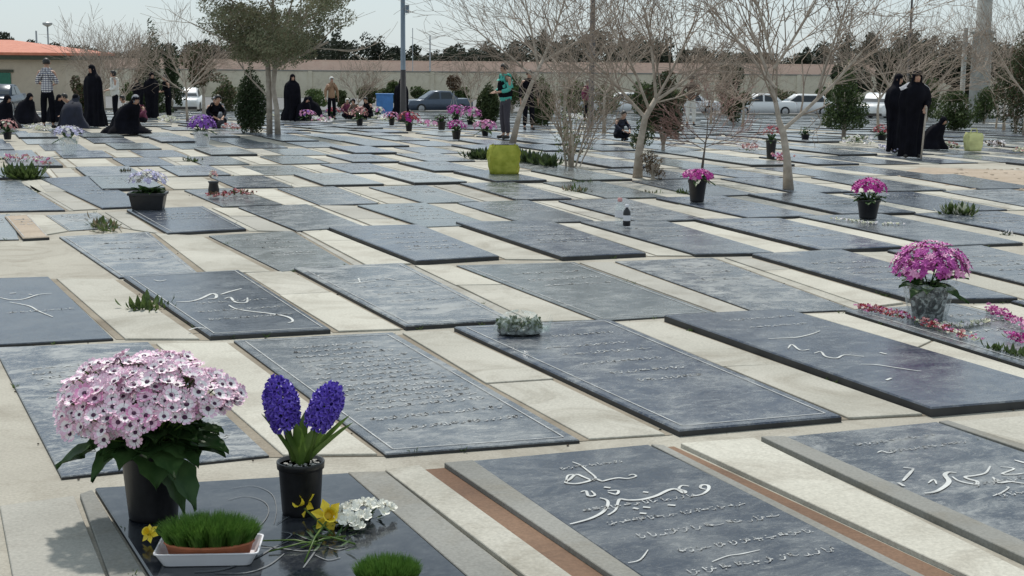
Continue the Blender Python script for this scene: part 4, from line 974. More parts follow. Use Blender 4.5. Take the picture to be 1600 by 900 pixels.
petal_heap('carnation_row', 'row of dull pink carnations right below the purple daisy pot', [(1434, 508), (1470, 517), (1526, 537)], 7, ['petal_rose', 'petal_salmon', 'petal_red', 'petal_cream'], 100, group='carnation rows', hgt=.05)
petal_heap('carnation_row', 'bright pink carnations reaching the right edge of the photo', [(1545, 489), (1572, 500), (1610, 520)], 9, ['petal_rose', 'petal_magenta', 'petal_rose'], 120, group='carnation rows', hgt=.06)
petal_heap('carnation_row', 'small pink carnation heap low at the right edge above green stems', [(1575, 530), (1605, 540)], 8, ['petal_rose', 'petal_magenta'], 50, group='carnation rows', hgt=.06)
petal_heap('white_petals', 'scattered white petals between the two carnation rows', [(1476, 509), (1500, 512), (1545, 504)], 6, ['petal_white', 'petal_cream'], 110, hgt=.02)
petal_heap('white_petals', 'ring of white petals around the black pot of magenta blooms', [(1300, 343), (1330, 346), (1362, 350), (1410, 352)], 4, ['petal_white', 'petal_cream', 'petal_cream'], 70, hgt=.02)
petal_heap('pink_bouquet', 'faded pink flowers lying at the left edge above the green weeds', [(2, 250), (40, 252), (78, 258)], 7, ['petal_salmon', 'petal_rose', 'petal_cream'], 70, hgt=.10)
petal_heap('cream_flowers', 'pale yellow flower arrangement under the small evergreen at right', [(1322, 226), (1340, 223), (1362, 227)], 7, ['petal_cream', 'petal_white', 'weed'], 90, hgt=.16)
petal_heap('white_petals', 'white crumpled flowers at the foot of the woman with the stick', [(1378, 232), (1400, 240)], 6, ['petal_white', 'petal_lilac'], 50, hgt=.08)
petal_heap('orange_flowers', 'small peach flowers left of the pale yellow bag at right', [(1472, 232), (1500, 233)], 5, ['petal_salmon', 'petal_cream', 'weed'], 50, hgt=.12)
petal_heap('pink_bouquet', 'pale pink flowers at the far right edge beyond the yellow bag', [(1585, 238), (1604, 240)], 6, ['petal_salmon', 'petal_cream'], 40, hgt=.1)

for px, py, w_, c_, n_, lab in ((262, 189, 8, ['petal_white', 'petal_cream'], 50, 'white petals strewn at the feet of the two people in black'), (362, 203, 7, ['petal_white', 'petal_salmon'], 50, 'pale flowers lying beside the round shrub'),
    (500, 190, 10, ['petal_white', 'petal_rose', 'petal_cream'], 60, 'white and pink flowers before the tan coat person'), (600, 188, 10, ['petal_white', 'petal_cream'], 60, 'white petals in front of the blue box'), (668, 196, 9, ['petal_rose', 'petal_white'], 60, 'pink and white petals right of the dark red blooms'),
    (905, 186, 10, ['petal_white', 'petal_cream'], 60, 'white flowers behind the thin shrub stems'), (1168, 236, 9, ['petal_white', 'petal_salmon'], 60, 'white petals left of the tall black pot with red blooms'), (1222, 252, 7, ['petal_rose', 'petal_salmon'], 50, 'rose petals at the base of the tall black pot'),
    (1300, 190, 9, ['petal_white', 'petal_cream'], 50, 'white flowers behind the small evergreen tree'), (1552, 230, 9, ['brownleaf', 'petal_white'], 60, 'dark and white bundle right of the pale yellow bag'), (60, 205, 8, ['petal_cream', 'petal_white'], 50, 'pale bundle at the feet of the striped shirt man'), (412, 180, 9, ['petal_cream', 'petal_white'], 50, 'pale flowers lying behind the round shrub')):
    petal_heap('strewn_flowers', lab, [(px - 10, py - 1), (px + 12, py + 1)], w_, c_, n_, hgt=.13, group='flowers strewn in the visitors area', szk=1.1)

# --- weeds and low shrubs
def weed(name, label, pts, w, h, n, mats, cat='plant', z=.0, lw=.25, group=None):
    G = [at(*q, z) for q in pts]; c = sum(G, Vector()) / len(G); r = random.Random(int(pts[0][0] + pts[0][1])); mp = c.y / F
    t = thing(name, label, cat, (c.x, c.y, gz(c.y) + z), 0, group); mb = MB(); sm = MB()
    for k in range(n):
        u = r.random() * max(1e-6, (len(G) - 1)); i = min(int(u), max(0, len(G) - 2)); p = (G[i].lerp(G[min(i + 1, len(G) - 1)], u - i) - c) if len(G) > 1 else Vector()
        p = p + Vector((r.gauss(0, .4) * w * mp, r.gauss(0, .4) * w * mp, 0)); a = r.uniform(0, 6.28); el = r.uniform(.15, 1.6)
        L = h * mp * r.uniform(.5, 1.1); d = Vector((math.cos(a), math.sin(a), el)).normalized()
        if r.random() < .35: sm.tube([p, p + d * L * .8], mp * .5, 3, False)
        q = p + d * L * r.uniform(0, .5) * 1.0
        mb.leaf(q, d, (-math.sin(a), math.cos(a), .2), L * .7, L * lw, .25, r.randrange(len(mats)))
    mb.build('leaves', [M[m] for m in mats], t); sm.build('stems', M[mats[0]], t); return t
weed('weed', 'green weed growing from the joint beside the calligraphy slab at left', [(226, 484)], 34, 26, 90, ['weed', 'bushgreen'], lw=.3)
weed('dry_weed', 'brown and green dry weed beside the small brown stone', [(152, 350), (172, 364)], 18, 20, 110, ['dryleaf', 'weed', 'bushgreen'])
weed('green_shrub', 'low green plants under faded pink flowers at the left edge', [(14, 278), (35, 281), (56, 280)], 12, 30, 190, ['bushgreen', 'weed'])
weed('weed', 'tiny green tuft on a slab between the violet flowers and dried wreath', [(290, 253), (308, 254)], 8, 10, 50, ['evergreen', 'weed'])
weed('green_shrub', 'low dark green shrub left of the lime green bag', [(735, 249), (762, 250)], 10, 20, 150, ['evergreen', 'bushgreen'])
weed('green_shrub', 'low dark green shrub right of the lime green bag', [(815, 252), (835, 257), (866, 262)], 10, 24, 260, ['evergreen', 'bushgreen'])
weed('weed', 'yellowish weed between slabs right of the lime green bag', [(888, 300), (915, 302)], 10, 14, 60, ['weed', 'dryleaf'])
weed('weed', 'flat green weed on the slab in front of the multi-stemmed shrub', [(895, 286), (925, 287)], 10, 8, 60, ['weed', 'bushgreen'])
weed('weed', 'small green weed at the base of the magenta pot near the sapling', [(1058, 303), (1072, 304)], 8, 10, 50, ['weed', 'bushgreen'])
weed('weed', 'sparse weed patch under the brown trunk in the middle', [(1002, 302), (1030, 303)], 10, 8, 50, ['weed', 'dryleaf'])
weed('weed', 'green stems lying under the carnations at the right edge', [(1545, 548), (1575, 556), (1605, 565)], 10, 22, 110, ['bushgreen', 'weed'], z=.01)
weed('yellow_green_plant', 'rounded yellow-green plant on the paving at right', [(1480, 338), (1498, 339), (1510, 340)], 8, 26, 190, ['weed', 'petal_cream', 'bushgreen'])
weed('weed', 'tiny dark tuft with a white scrap at the right edge', [(1572, 369)], 10, 12, 40, ['evergreen', 'petal_white'])
weed('weed', 'dark tuft beside the small planter shadow left of centre', [(190, 272), (200, 271)], 6, 10, 40, ['evergreen', 'dryleaf'])
weed('weed', 'little weed at the left corner of the raised slab behind the daisies', [(1378, 462), (1396, 465)], 8, 8, 40, ['weed', 'bushgreen'])

# --- wrapped bouquet on the blue slab
p = at(812, 524, .036); mpp = p.y / F
wb = thing('wrapped_bouquet', 'green bouquet in crinkled clear plastic lying on the dark slab', 'bouquet', (p.x, p.y + .05, p.z))
r = random.Random(4); mb = MB()
for _ in range(260): a = r.uniform(0, 6.28); q = math.sqrt(r.random()); d = Vector((math.cos(a), math.sin(a), r.uniform(.1, 1))); mb.leaf((q * math.cos(a) * 28 * mpp, q * math.sin(a) * 22 * mpp, r.uniform(4, 20) * mpp), d, d.orthogonal(), 14 * mpp, 6 * mpp)
mb.build('leaves', M['bushgreen'], wb)
mb = MB(); n = 22; vs = []; rings = [(30, 0), (40, 5), (42, 13), (36, 24), (24, 33), (4, 37)]
for j, (rr, zz) in enumerate(rings):
    for q in range(n): a = 2 * PI * q / n; f = 1 + r.uniform(-.12, .12); vs.append((rr * f * mpp * math.cos(a), rr * f * mpp * .8 * math.sin(a), zz * mpp * r.uniform(.9, 1.1)))
mb.add(vs, [(j * n + q, j * n + (q + 1) % n, (j + 1) * n + (q + 1) % n, (j + 1) * n + q) for j in range(5) for q in range(n)])
for k in range(7): a = -.4 + k * .14; mb.add([(34 * mpp, -8 * mpp, 6 * mpp), (54 * mpp * math.cos(a), 46 * mpp * math.sin(a), (22 + k * 2) * mpp), (48 * mpp * math.cos(a + .2), 46 * mpp * math.sin(a + .2), 4 * mpp)], [(0, 1, 2)])
M['thin_wrap'] = film('thin plastic wrap', (.8, .88, .84), .17); mb.build('plastic_wrap', M['thin_wrap'], wb)
mb = MB(); mb.lathe([(32 * mpp, 0), (37 * mpp, 5 * mpp), (36 * mpp, 9 * mpp), (20 * mpp, 11 * mpp)], 20, sy=.75); mb.build('dark_tray', M['black_plastic'], wb, True)

# --- two small bottles
for (px, py, w, h, body, cap, lab) in ((979, 353, 12, 34, 'black_plastic', 'white_plastic', 'small black bottle with a white cap on a raised slab'), (968, 349, 15, 40, 'clear_dense', 'petal_salmon', 'clear bottle with pinkish top just left of the black bottle')):
    p = at(px, py, .05); mpp = p.y / F; t = thing('bottle', lab, 'bottle', (p.x, p.y, p.z), 0, 'bottles on the slab'); k = w / 2 * mpp; H = h * mpp
    mb = MB(); mb.lathe([(k * .9, 0), (k, .006), (k, H * .62), (k * .8, H * .72), (k * .35, H * .82), (k * .35, H * .88)], 16); mb.build('bottle_body', M[body], t, True)
    mb = MB(); mb.lathe([(k * .45, H * .86), (k * .5, H * .88), (k * .48, H), (.001, H * 1.01)], 12); mb.build('cap', M[cap], t, True)
    mb = MB(); mb.lathe([(k * 1.02, H * .25), (k * 1.02, H * .5)], 16); mb.f = mb.f[:16]; mb.m = mb.m[:16]; mb.build('label_band', M['white_plastic'], t, True)

# --- bags and box
def soft_bag(name, label, px, py, w, h, m, dep_=.6, rim=None, rz=.2):
    p = at(px, py, .04); mpp = p.y / F; r = random.Random(int(px)); t = thing(name, label, 'bag', (p.x, p.y, p.z), rz)
    a, b = w / 2 * mpp, w / 2 * mpp * dep_; H = h * mpp; mb = MB(); vs = []; L = 8; base = rrect(a, b, 0, 7, a * .25); n = len(base)
    for j in range(L + 1):
        u = j / L; s_ = .88 + .16 * math.sin(PI * u * .8) 
        for k, q in enumerate(base): f = s_ * (1 + .07 * math.sin(k * 1.7 + j * 1.3) + r.uniform(-.05, .05)) * (1 - .1 * (j == L)); vs.append((q[0] * f, q[1] * f, H * u + (r.uniform(-.02, .05) * H if j == L else 0)))
    fs = [(j * n + k, j * n + (k + 1) % n, (j + 1) * n + (k + 1) % n, (j + 1) * n + k) for j in range(L) for k in range(n)] + [tuple(range(n - 1, -1, -1))]
    mb.add(vs, fs); mb.build('bag_body', M[m], t, True); return t, a, b, H, mpp
t, a, b, H, mpp = soft_bag('lime_bag', 'lime green crumpled bag full of soil at the foot of the leaning tree', 787, 272, 45, 45, 'lime')
mb = MB(); mb.lathe([(.001, H * .96), (a * .8, H * .93), (a * .9, H * .85)], 20, sy=.6); mb.build('contents', M['soil'], t)
t, a, b, H, mpp = soft_bag('pale_bag', 'pale yellow bag standing on the slabs at right', 1520, 236, 25, 28, 'pale_yellow')
mb = MB(); mb.tube([(-a * .5, 0, H), (-a * .3, 0, H * 1.25), (a * .3, 0, H * 1.25), (a * .5, 0, H)], .01, 5); mb.build('handle', M['pale_yellow'], t)

# ================================================================== TREES
def rot_dir(d, ang, r):
    a = d.orthogonal().normalized(); a = Matrix.Rotation(r.uniform(0, 6.28), 3, d) @ a
    return (Matrix.Rotation(ang, 3, a) @ d).normalized()
def branch(mb, tips, r, p, d, L, rad, depth, up=.1, spread=.6, kids=(2, 3), shrink=.72, wob=.12, minr=.004, nseg=4):
    pts = [p]; rd = [rad]; q = Vector(p)
    for i in range(nseg):
        d = (d + Vector((r.uniform(-wob, wob), r.uniform(-wob, wob), r.uniform(-wob, wob) + up * .25))).normalized(); q = q + d * L / nseg; pts.append(q.copy()); rd.append(max(minr, rad * (1 - .45 * (i + 1) / nseg)))
    mb.tube(pts, rd, 6 if rad > .03 else (4 if rad > .012 else 3), False)
    tips.append((q.copy(), d.copy(), depth))
    if depth <= 0: return
    for k in range(r.randint(*kids)):
        i = r.randint(2, nseg); s = pts[i]; branch(mb, tips, r, s, rot_dir(d, r.uniform(.5, 1) * spread, r), L * shrink * r.uniform(.75, 1.2), max(minr, rd[i] * .72), depth - 1, up, spread, kids, shrink, wob, minr, nseg)
def bare_tree(name, label, base, H, trunk_pts, rad, forks, depth=4, m_t='bark', m_w='twig', seed=1, spread=.75, L0=None, kids=(2, 3), shrink=.74, up=.12, minr=.004, group=None):
    """trunk along given local points; forks = [(local start, direction, length, radius)]"""
    r = random.Random(seed); t = thing(name, label, 'tree', base, 0, group)
    rad *= .8; forks = [(a_, b_, c_, d_ * .72) for a_, b_, c_, d_ in forks]
    tb = MB(); n = len(trunk_pts); tb.tube(trunk_pts, [rad * (1.35 if i == 0 else 1) * (1 - .35 * i / max(1, n - 1)) for i in range(n)], 9, True); tb.build('trunk', M[m_t], t, True)
    tips = []
    for (s, d, L, rr) in forks:
        bb = MB(); d = Vector(d).normalized(); q = Vector(s); pts = [q]; rd = [rr]
        for i in range(5): d = (d + Vector((r.uniform(-.08, .08), r.uniform(-.08, .08), r.uniform(-.05, .08)))).normalized(); q = q + d * L / 5; pts.append(q.copy()); rd.append(rr * (1 - .5 * (i + 1) / 5))
        bb.tube(pts, rd, 7, False); bb.build('limb', M[m_t], t, True)
        tw = MB()
        for i in range(1, 6):
            for _ in range(3 if i > 2 else 2): branch(tw, tips, r, pts[i], rot_dir(d, r.uniform(.4, 1) * spread, r), L * .62 * r.uniform(.7, 1.1), max(minr, rd[i] * .6), depth - 1, up, spread, kids, shrink, .14, minr)
        tw.build('twigs', M[m_w], t)
    return t, tips
def leaf_cloud(mb, r, clumps, n, lsz, mi=1):
    """small leaf faces scattered through clumps [(centre, rx, ry, rz)]"""
    vol = [c[1] * c[2] * c[3] for c in clumps]; tot = sum(vol)
    for (c, rx, ry, rz), v in zip(clumps, vol):
        for _ in range(max(4, int(n * v / tot))):
            while True:
                x, y, z = r.uniform(-1, 1), r.uniform(-1, 1), r.uniform(-1, 1)
                q = x * x + y * y + z * z
                if q < 1 and r.random() < .35 + .65 * q: break
            p = Vector((c[0] + x * rx, c[1] + y * ry, c[2] + z * rz)); a = Vector((r.gauss(0, 1), r.gauss(0, 1), r.gauss(0, 1) + .3)).normalized(); b = a.orthogonal().normalized(); e = a.cross(b); s = lsz * r.uniform(.6, 1.3)
            mb.add([p - b * s, p - e * s * .45, p + b * s, p + e * s * .45], [(0, 1, 2, 3)], r.randrange(mi))
def clumpset(r, c, rx, ry, rz, n, k=.42, top=0):
    out = []
    for _ in range(n):
        a = r.uniform(0, 6.28); z = r.uniform(-1, 1); q = math.sqrt(1 - z * z) * r.uniform(.55, .85); f = r.uniform(.7, 1.25) * k
        out.append(((c[0] + rx * q * math.cos(a), c[1] + ry * q * math.sin(a), c[2] + rz * z * .75), rx * f, ry * f, rz * f * .8))
    out.append((c, rx * .55, ry * .55, rz * .55)); return out
def bush(name, label, px, pybase, w, h, m, n=1500, Y=None, shape='oval', seed=0, cat='shrub', trunk=0, lsz=None, group=None, nclump=9, mats=None):
    b = dep(px, Y) if Y else at(px, pybase); mpp = b.y / F; r = random.Random(seed + int(px)); t = thing(name, label, cat, b, 0, group)
    H = h * mpp; Wd = w / 2 * mpp; z0 = trunk * mpp; mb = MB(); n = int(n * 1.5); lsz = lsz or max(.035, 2.4 * mpp)
    if shape == 'cone': cl = [((r.uniform(-.15, .15) * Wd, r.uniform(-.1, .1) * Wd, z0 + (H - z0) * u), Wd * (1.05 - u * .85) * r.uniform(.8, 1.1), Wd * (1.05 - u * .85), (H - z0) * .13) for u in [i / nclump for i in range(nclump + 1)]]
    elif shape == 'egg': cl = [((0, 0, z0 + (H - z0) * (.08 + .84 * u)), Wd * (math.sin(PI * (u * .72 + .22))) * r.uniform(.96, 1.03), Wd * math.sin(PI * (u * .72 + .22)), (H - z0) * .12) for u in [i / nclump for i in range(nclump + 1)]]
    else: cl = clumpset(r, (0, 0, z0 + (H - z0) * .5), Wd, Wd, (H - z0) * .5, nclump)
    leaf_cloud(mb, r, cl, n, lsz, len(mats or [m])); mb.build('crown', [M[x] for x in (mats or [m])], t)
    tb = MB(); tb.tube([(0, 0, 0), (0, 0, z0 + (H - z0) * .55)], [max(.03, Wd * .09), .02], 6); 
    for i in range(6): a = i * 1.1; tb.tube([(0, 0, z0 * .6 + .05), (math.cos(a) * Wd * .5, math.sin(a) * Wd * .5, z0 + (H - z0) * .55)], [.02, .01], 4)
    tb.build('trunk', M['bark'], t); return t

# --- olive-coloured tree left of centre
b = at(434, 212); mpp = b.y / F; r = random.Random(8)
t = thing('olive_tree', 'wide olive green tree with two pale trunks, left of centre', 'tree', b)
tb = MB(); tb.tube([(0, 0, 0), (-.01, 0, .6), (-6 * mpp, 0, 1.1), (-2 * mpp, 0, 108 * mpp)], [.075, .06, .055, .06], 9); tb.tube([(-14 * mpp, .1, 0), (-13 * mpp, .08, .8), (-14 * mpp, .05, 110 * mpp)], [.075, .065, .06], 9)
tb.build('trunk', M['bark'], t, True)
for (s, d, L, rr) in (((-2, 106), (.75, .1, .42), 1.35, .05), ((-14, 106), (-.35, .1, .9), 1.6, .05), ((-4, 108), (.05, -.1, 1), 1.7, .055), ((-14, 60), (-.6, 0, .8), 1.1, .028), ((-2, 108), (.35, -.3, .8), 1.6, .045), ((-14, 110), (-.7, -.2, .55), 1.5, .04), ((-6, 110), (.3, .5, .9), 1.5, .045)):
    bb = MB(); tips = []; branch(bb, tips, r, Vector((s[0] * mpp, .03, s[1] * mpp)), Vector(d).normalized(), L, rr, 3, .1, .7, (2, 3), .7); bb.build('limb', M['bark'], t, True)
lm = MB(); cl = []
for _ in range(170):
    a = r.uniform(0, 6.28); u = r.random(); zc_ = (112 + 210 * u) * mpp; W_ = (38 + 84 * math.sin(min(1, u * 1.7 + .05) * PI / 2)) * mpp
    q = math.sqrt(r.random()); f = r.uniform(.2, .46)
    cl.append(((math.cos(a) * q * W_ - 8 * mpp, math.sin(a) * q * W_, zc_ + (.18 * (abs(math.cos(a)) * q))), f * 1.25, f * 1.1, f * .62))
leaf_cloud(lm, r, cl, 85000, .029, 3); lm.build('crown', [M['olive'], M['olive'], M['olive_brown']], t)
bush('round_shrub', 'tall dark clipped shrub behind the trunks of the olive green tree', 392, 210, 54, 106, 'evergreen', 4200, shape='egg', Y=34)

# --- leaning bare tree behind the lime bag
b = at(800, 226); mpp = b.y / F
def L3(*pts): return [Vector((x * mpp, y, z * mpp)) for x, y, z in pts]
bare_tree('leaning_bare_tree', 'bare tree with a pale trunk leaning right behind the lime green bag', b, 0, L3((0, 0, 0), (12, 0, 50), (30, 0, 95), (46, 0, 130)), .07,
 [(Vector((46 * mpp, 0, 130 * mpp)), (.4, .1, .9), 1.3, .045), (Vector((46 * mpp, 0, 128 * mpp)), (.85, -.1, .42), 1.5, .04), (Vector((34 * mpp, 0, 104 * mpp)), (-.7, 0, .6), 1.5, .035), (Vector((40 * mpp, 0, 118 * mpp)), (-.2, .3, 1), 1.5, .04), (Vector((22 * mpp, 0, 75 * mpp)), (-.5, .2, .6), .7, .018)], 4, seed=3, shrink=.72, minr=.0035)
# --- multi-stemmed shrub
b = at(893, 262); mpp = b.y / F
bare_tree('multi_stem_shrub', 'thin multi-stemmed shrub with sparse buds left of the brown trunk', b, 0, L3((0, 0, 0), (2, 0, 30), (-1, 0, 60)), .035,
 [(Vector((-8 * mpp, .05, 0)), (-.18, 0, 1), 1.0, .028), (Vector((6 * mpp, 0, 0)), (.3, .1, 1), .95, .024), (Vector((0, 0, 50 * mpp)), (-.1, 0, 1), 1.0, .025), (Vector((-4 * mpp, 0, 20 * mpp)), (-.6, 0, 1), .75, .016), (Vector((12 * mpp, -.05, 0)), (.45, 0, 1), .8, .016)], 3, 'bark', 'twig', seed=6, spread=.8, up=.3, minr=.0035)
sb_ = bush('budding_shrub', 'sparse pale green budding shrub around the thin stems in the middle', 893, 262, 90, 130, 'weed', 420, seed=2, Y=b.y + .3, lsz=.022, nclump=14)
# --- brown trunk tree in the middle
b = at(996, 279); mpp = b.y / F
bare_tree('forked_bare_tree', 'bare tree with a brown trunk and low pale forks, in the middle', b, 0, L3((0, 0, 0), (2, 0, 50), (10, 0, 95), (26, 0, 124)), .075,
 [(Vector((24 * mpp, 0, 120 * mpp)), (.8, -.1, .5), .95, .04), (Vector((10 * mpp, 0, 95 * mpp)), (-.75, 0, .75), 1.35, .04), (Vector((26 * mpp, 0, 124 * mpp)), (-.1, 0, 1), 1.3, .038), (Vector((20 * mpp, 0, 112 * mpp)), (.45, .2, .85), 1.4, .034), (Vector((16 * mpp, 0, 106 * mpp)), (-.35, -.2, .9), 1.4, .034), (Vector((24 * mpp, 0, 118 * mpp)), (.9, .1, .2), .8, .02)], 4, 'bark', 'twig', seed=12, shrink=.72)
bush('dark_shrub', 'dark leafy shrub growing behind the brown trunk in the middle', 1036, 236, 66, 124, 'evergreen', 5200, mats=['evergreen', 'evergreen', 'brownleaf'], shape='oval', seed=4, nclump=14)
bush('dry_shrub', 'low dry brown twigs at the foot of the brown trunk', 1020, 282, 44, 46, 'dryleaf', 600, mats=['dryleaf', 'brownleaf'], seed=9, lsz=.02)
bush('dark_shrub', 'small dark leaves wrapped around the lower brown trunk', 1000, 262, 44, 80, 'evergreen', 500, mats=['evergreen', 'bushgreen'], seed=14, lsz=.024, trunk=20)
# --- pinkish sapling
b = at(1097, 264); mpp = b.y / F
bare_tree('bare_sapling', 'small reddish bare sapling behind the magenta pot in the middle', b, 0, L3((0, 0, 0), (3, 0, 30), (6, 0, 55)), .022,
 [(Vector((5 * mpp, 0, 45 * mpp)), (.5, 0, .8), .6, .012), (Vector((4 * mpp, 0, 40 * mpp)), (-.7, 0, .6), .6, .012), (Vector((6 * mpp, 0, 55 * mpp)), (0, .1, 1), .55, .012), (Vector((4 * mpp, 0, 34 * mpp)), (.9, 0, .3), .55, .01), (Vector((4 * mpp, 0, 30 * mpp)), (-.9, .1, .4), .5, .01)], 3, 'bark_dark', 'twig_pink', seed=18, spread=.7, minr=.003)
# --- right bare tree
b = at(1232, 299); mpp = b.y / F
bare_tree('wide_bare_tree', 'pale bare tree with a wide V fork at right of centre', b, 0, L3((0, 0, 0), (-4, 0, 50), (-12, 0, 92), (-20, 0, 112)), .075,
 [(Vector((-18 * mpp, 0, 106 * mpp)), (-.22, 0, 1), 1.35, .05), (Vector((-12 * mpp, 0, 96 * mpp)), (.72, 0, .72), 1.5, .04), (Vector((-26 * mpp, 0, 160 * mpp)), (-.55, .2, .8), 1.3, .03), (Vector((-30 * mpp, 0, 190 * mpp)), (.55, -.2, .85), 1.3, .03), (Vector((-34 * mpp, 0, 205 * mpp)), (-.2, 0, 1), 1.2, .03), (Vector((40 * mpp, 0, 160 * mpp)), (.3, .1, 1), 1.2, .025)], 4, 'bark', 'twig', seed=25, shrink=.74)
# --- further bare trees
def far_bare(label, px, py, hpx_, seed, m_t='bark', m_w='twig', Y=None, n=5, spread=.8, up=.15, rad=.05, fk=.35):
    b = dep(px, Y) if Y else at(px, py); mpp = b.y / F; r = random.Random(seed); H = hpx_ * mpp
    fk_ = [(Vector((0, 0, H * fk * r.uniform(.8, 1))), (math.cos(k * 2.4) * .75, math.sin(k * 2.4) * .6, .7 + r.uniform(-.2, .3)), H * .48, rad * .6) for k in range(n)]
    return bare_tree('bare_tree', label, b, 0, [Vector((0, 0, 0)), Vector((r.uniform(-.05, .05), 0, H * .2)), Vector((0, 0, H * fk))], rad, fk_, 3, m_t, m_w, seed, spread, up=up, minr=max(.0035, .2 * mpp))
far_bare('bare tree whose branches fan out behind the woman with the stick', 1418, 0, 190, 31, Y=30, n=6)
far_bare('thin bare tree before the dark evergreens at the far right', 1556, 202, 150, 32, n=4, rad=.035)
far_bare('bare tree cut off by the right edge of the photo', 1600, 214, 190, 33, n=5)
far_bare('bare tree with grey twigs left of the olive green tree', 292, 0, 150, 34, Y=46, n=6)
far_bare('dense brown bare tree behind the standing black clad woman', 160, 0, 130, 35, Y=50, n=7, m_w='twig')
far_bare('bare tree left of the small conifer, between it and the roof', 195, 0, 120, 43, Y=54, n=6, m_w='twig')
far_bare('bare tree in the background above the brown coat person', 1112, 0, 110, 36, Y=52, n=5)
far_bare('slender bare tree standing just left of the white cars', 1162, 0, 120, 37, Y=46, n=5)
far_bare('bare tree beyond the multi-stemmed shrub', 945, 0, 190, 38, Y=36, n=4)
far_bare('thin bare tree beside the tan coat person', 560, 0, 80, 39, Y=62, n=4)
far_bare('bare tree between the evergreen and the woman with the stick', 1375, 0, 170, 40, Y=42, n=5)
far_bare('thin bare tree in the gap right of the oval shrub', 735, 0, 85, 41, Y=60, n=4)
far_bare('bare tree right of the tall concrete mast', 1572, 0, 200, 42, Y=44, n=5)
far_bare('bare crown rising above the thin shrub stems in the middle', 885, 0, 260, 44, Y=31, n=3)

# --- evergreens and clipped shrubs
bush('small_evergreen', 'small dark evergreen tree with a thin trunk before the white cars', 1318, 218, 82, 112, 'evergreen', 3800, shape='cone', trunk=26, cat='tree', mats=['evergreen', 'bushgreen'], seed=3, nclump=11)
bush('oval_shrub', 'dark oval clipped shrub left of the turquoise shirt man', 763, 0, 40, 64, 'topiary', 3000, shape='egg', Y=50)
bush('conical_shrub', 'green cone shaped shrub right of the turquoise shirt man', 846, 0, 44, 78, 'topiary', 3200, shape='egg', Y=46, mats=['topiary', 'bushgreen'])
bush('green_bush', 'leafy bush left of the lamp post, above the blue box', 608, 0, 40, 52, 'bushgreen', 1800, Y=78, mats=['topiary', 'bushgreen'], trunk=6)
bush('green_bush', 'small round bush right of the tan coat person', 535, 0, 28, 34, 'topiary', 900, Y=88, trunk=4)
bush('green_bush', 'low bush left of the tan coat person', 490, 0, 46, 40, 'bushgreen', 900, Y=74)
bush('dark_bush', 'dark olive bush behind the standing black clad woman at left', 125, 0, 36, 74, 'bushgreen', 1800, Y=47, mats=['topiary', 'brownleaf'])
bush('green_bush', 'narrow green bush right of the white shirt person', 199, 0, 20, 54, 'bushgreen', 900, Y=56)
bush('conifer', 'dark pointed conifer left of the olive green tree', 238, 0, 62, 130, 'evergreen', 4200, shape='cone', Y=76, cat='tree', mats=['evergreen', 'topiary'], nclump=9)
bush('dark_tree', 'dark round tree just right of the pointed conifer', 268, 0, 40, 98, 'evergreen', 2000, Y=78, cat='tree')
bush('brown_tree', 'brownish leafy tree behind the olive green tree, on its left', 318, 0, 74, 110, 'brownleaf', 2200, Y=72, cat='tree', mats=['brownleaf', 'topiary'], trunk=40)
bush('green_bush', 'green hedge bush right of the woman with the stick', 1494, 0, 62, 62, 'topiary', 2600, Y=44, mats=['topiary', 'bushgreen'], nclump=14)
bush('dark_tree', 'large dark evergreen at the right edge of the photo', 1590, 0, 66, 156, 'evergreen', 4200, Y=40, cat='tree', mats=['evergreen', 'brownleaf', 'topiary'], nclump=16)
bush('dark_bush', 'dark low bush between the white cars and the brown coat person', 1148, 0, 50, 56, 'topiary', 1600, Y=58)
bush('green_bush', 'tall green shrub thicket left of the brown trunk', 945, 0, 50, 60, 'bushgreen', 900, Y=60, mats=['bushgreen', 'dryleaf'])
bush('dark_tree', 'dark broad evergreen right of the brown coat person', 1135, 0, 44, 96, 'evergreen', 2200, Y=92, cat='tree', trunk=20)
for (px, w, h, lab) in ((1440, 90, 120, 'large dark pine above the woman with the stick'), (1385, 70, 104, 'dark pine just left of the large one above the woman with the stick'), (1500, 60, 92, 'dark pine between the large pine and the concrete mast'), (1330, 60, 84, 'dark pine behind the small evergreen tree'), (1580, 80, 112, 'dark pine behind the right edge evergreen')):
    bush('pine_tree', lab, px, 0, w, h, 'evergreen', 6500, Y=105, cat='tree', trunk=24, group='dark pines behind the car park', mats=['treeline', 'evergreen'], seed=7, nclump=12)

# ================================================================== BACKGROUND
# cream boundary wall with piers, pinkish brick wall, far tree belt
def wall(name, label, x0, x1, Y0, Y1, ztop, m, pier=None, thick=.25):
    n = 40; mb = MB()
    c = Vector(((x0 + x1) / 2, (Y0 + Y1) / 2, gz(Y0))); t = thing(name, label, 'wall', c)
    a, b = Vector((x0, Y0, 0)), Vector((x1, Y1, 0)); d = (b - a); L = d.length; ang = math.atan2(d.y, d.x)
    mb.box((0, 0, (ztop - c.z) / 2 - .3), (L, thick, ztop - c.z + .6), ang); mb.build('wall_panel', M[m], t)
    mb = MB(); mb.box((0, 0, ztop - c.z + .06), (L, thick + .12, .12), ang); mb.build('coping', M['kerb'] if m == 'cream_wall' else M[m], t)
    if pier:
        mb = MB(); k = -L / 2
        while k < L / 2: mb.box((k * math.cos(ang), k * math.sin(ang), (ztop - c.z) / 2), (.4, thick + .2, ztop - c.z + .1), ang); k += pier
        mb.build('piers', M[m], t)
wall('boundary_wall', 'long cream wall behind the parked cars', -62, 75, 140, 140, CAM_H - 140 * (115 - 90) / F + .1, 'cream_wall', 6)
wall('brick_wall', 'pinkish brick wall farther behind the cream wall', -130, 160, 250, 250, CAM_H - 250 * (97 - 90) / F, 'brick_far')
tl_ = MB(); r = random.Random(55)
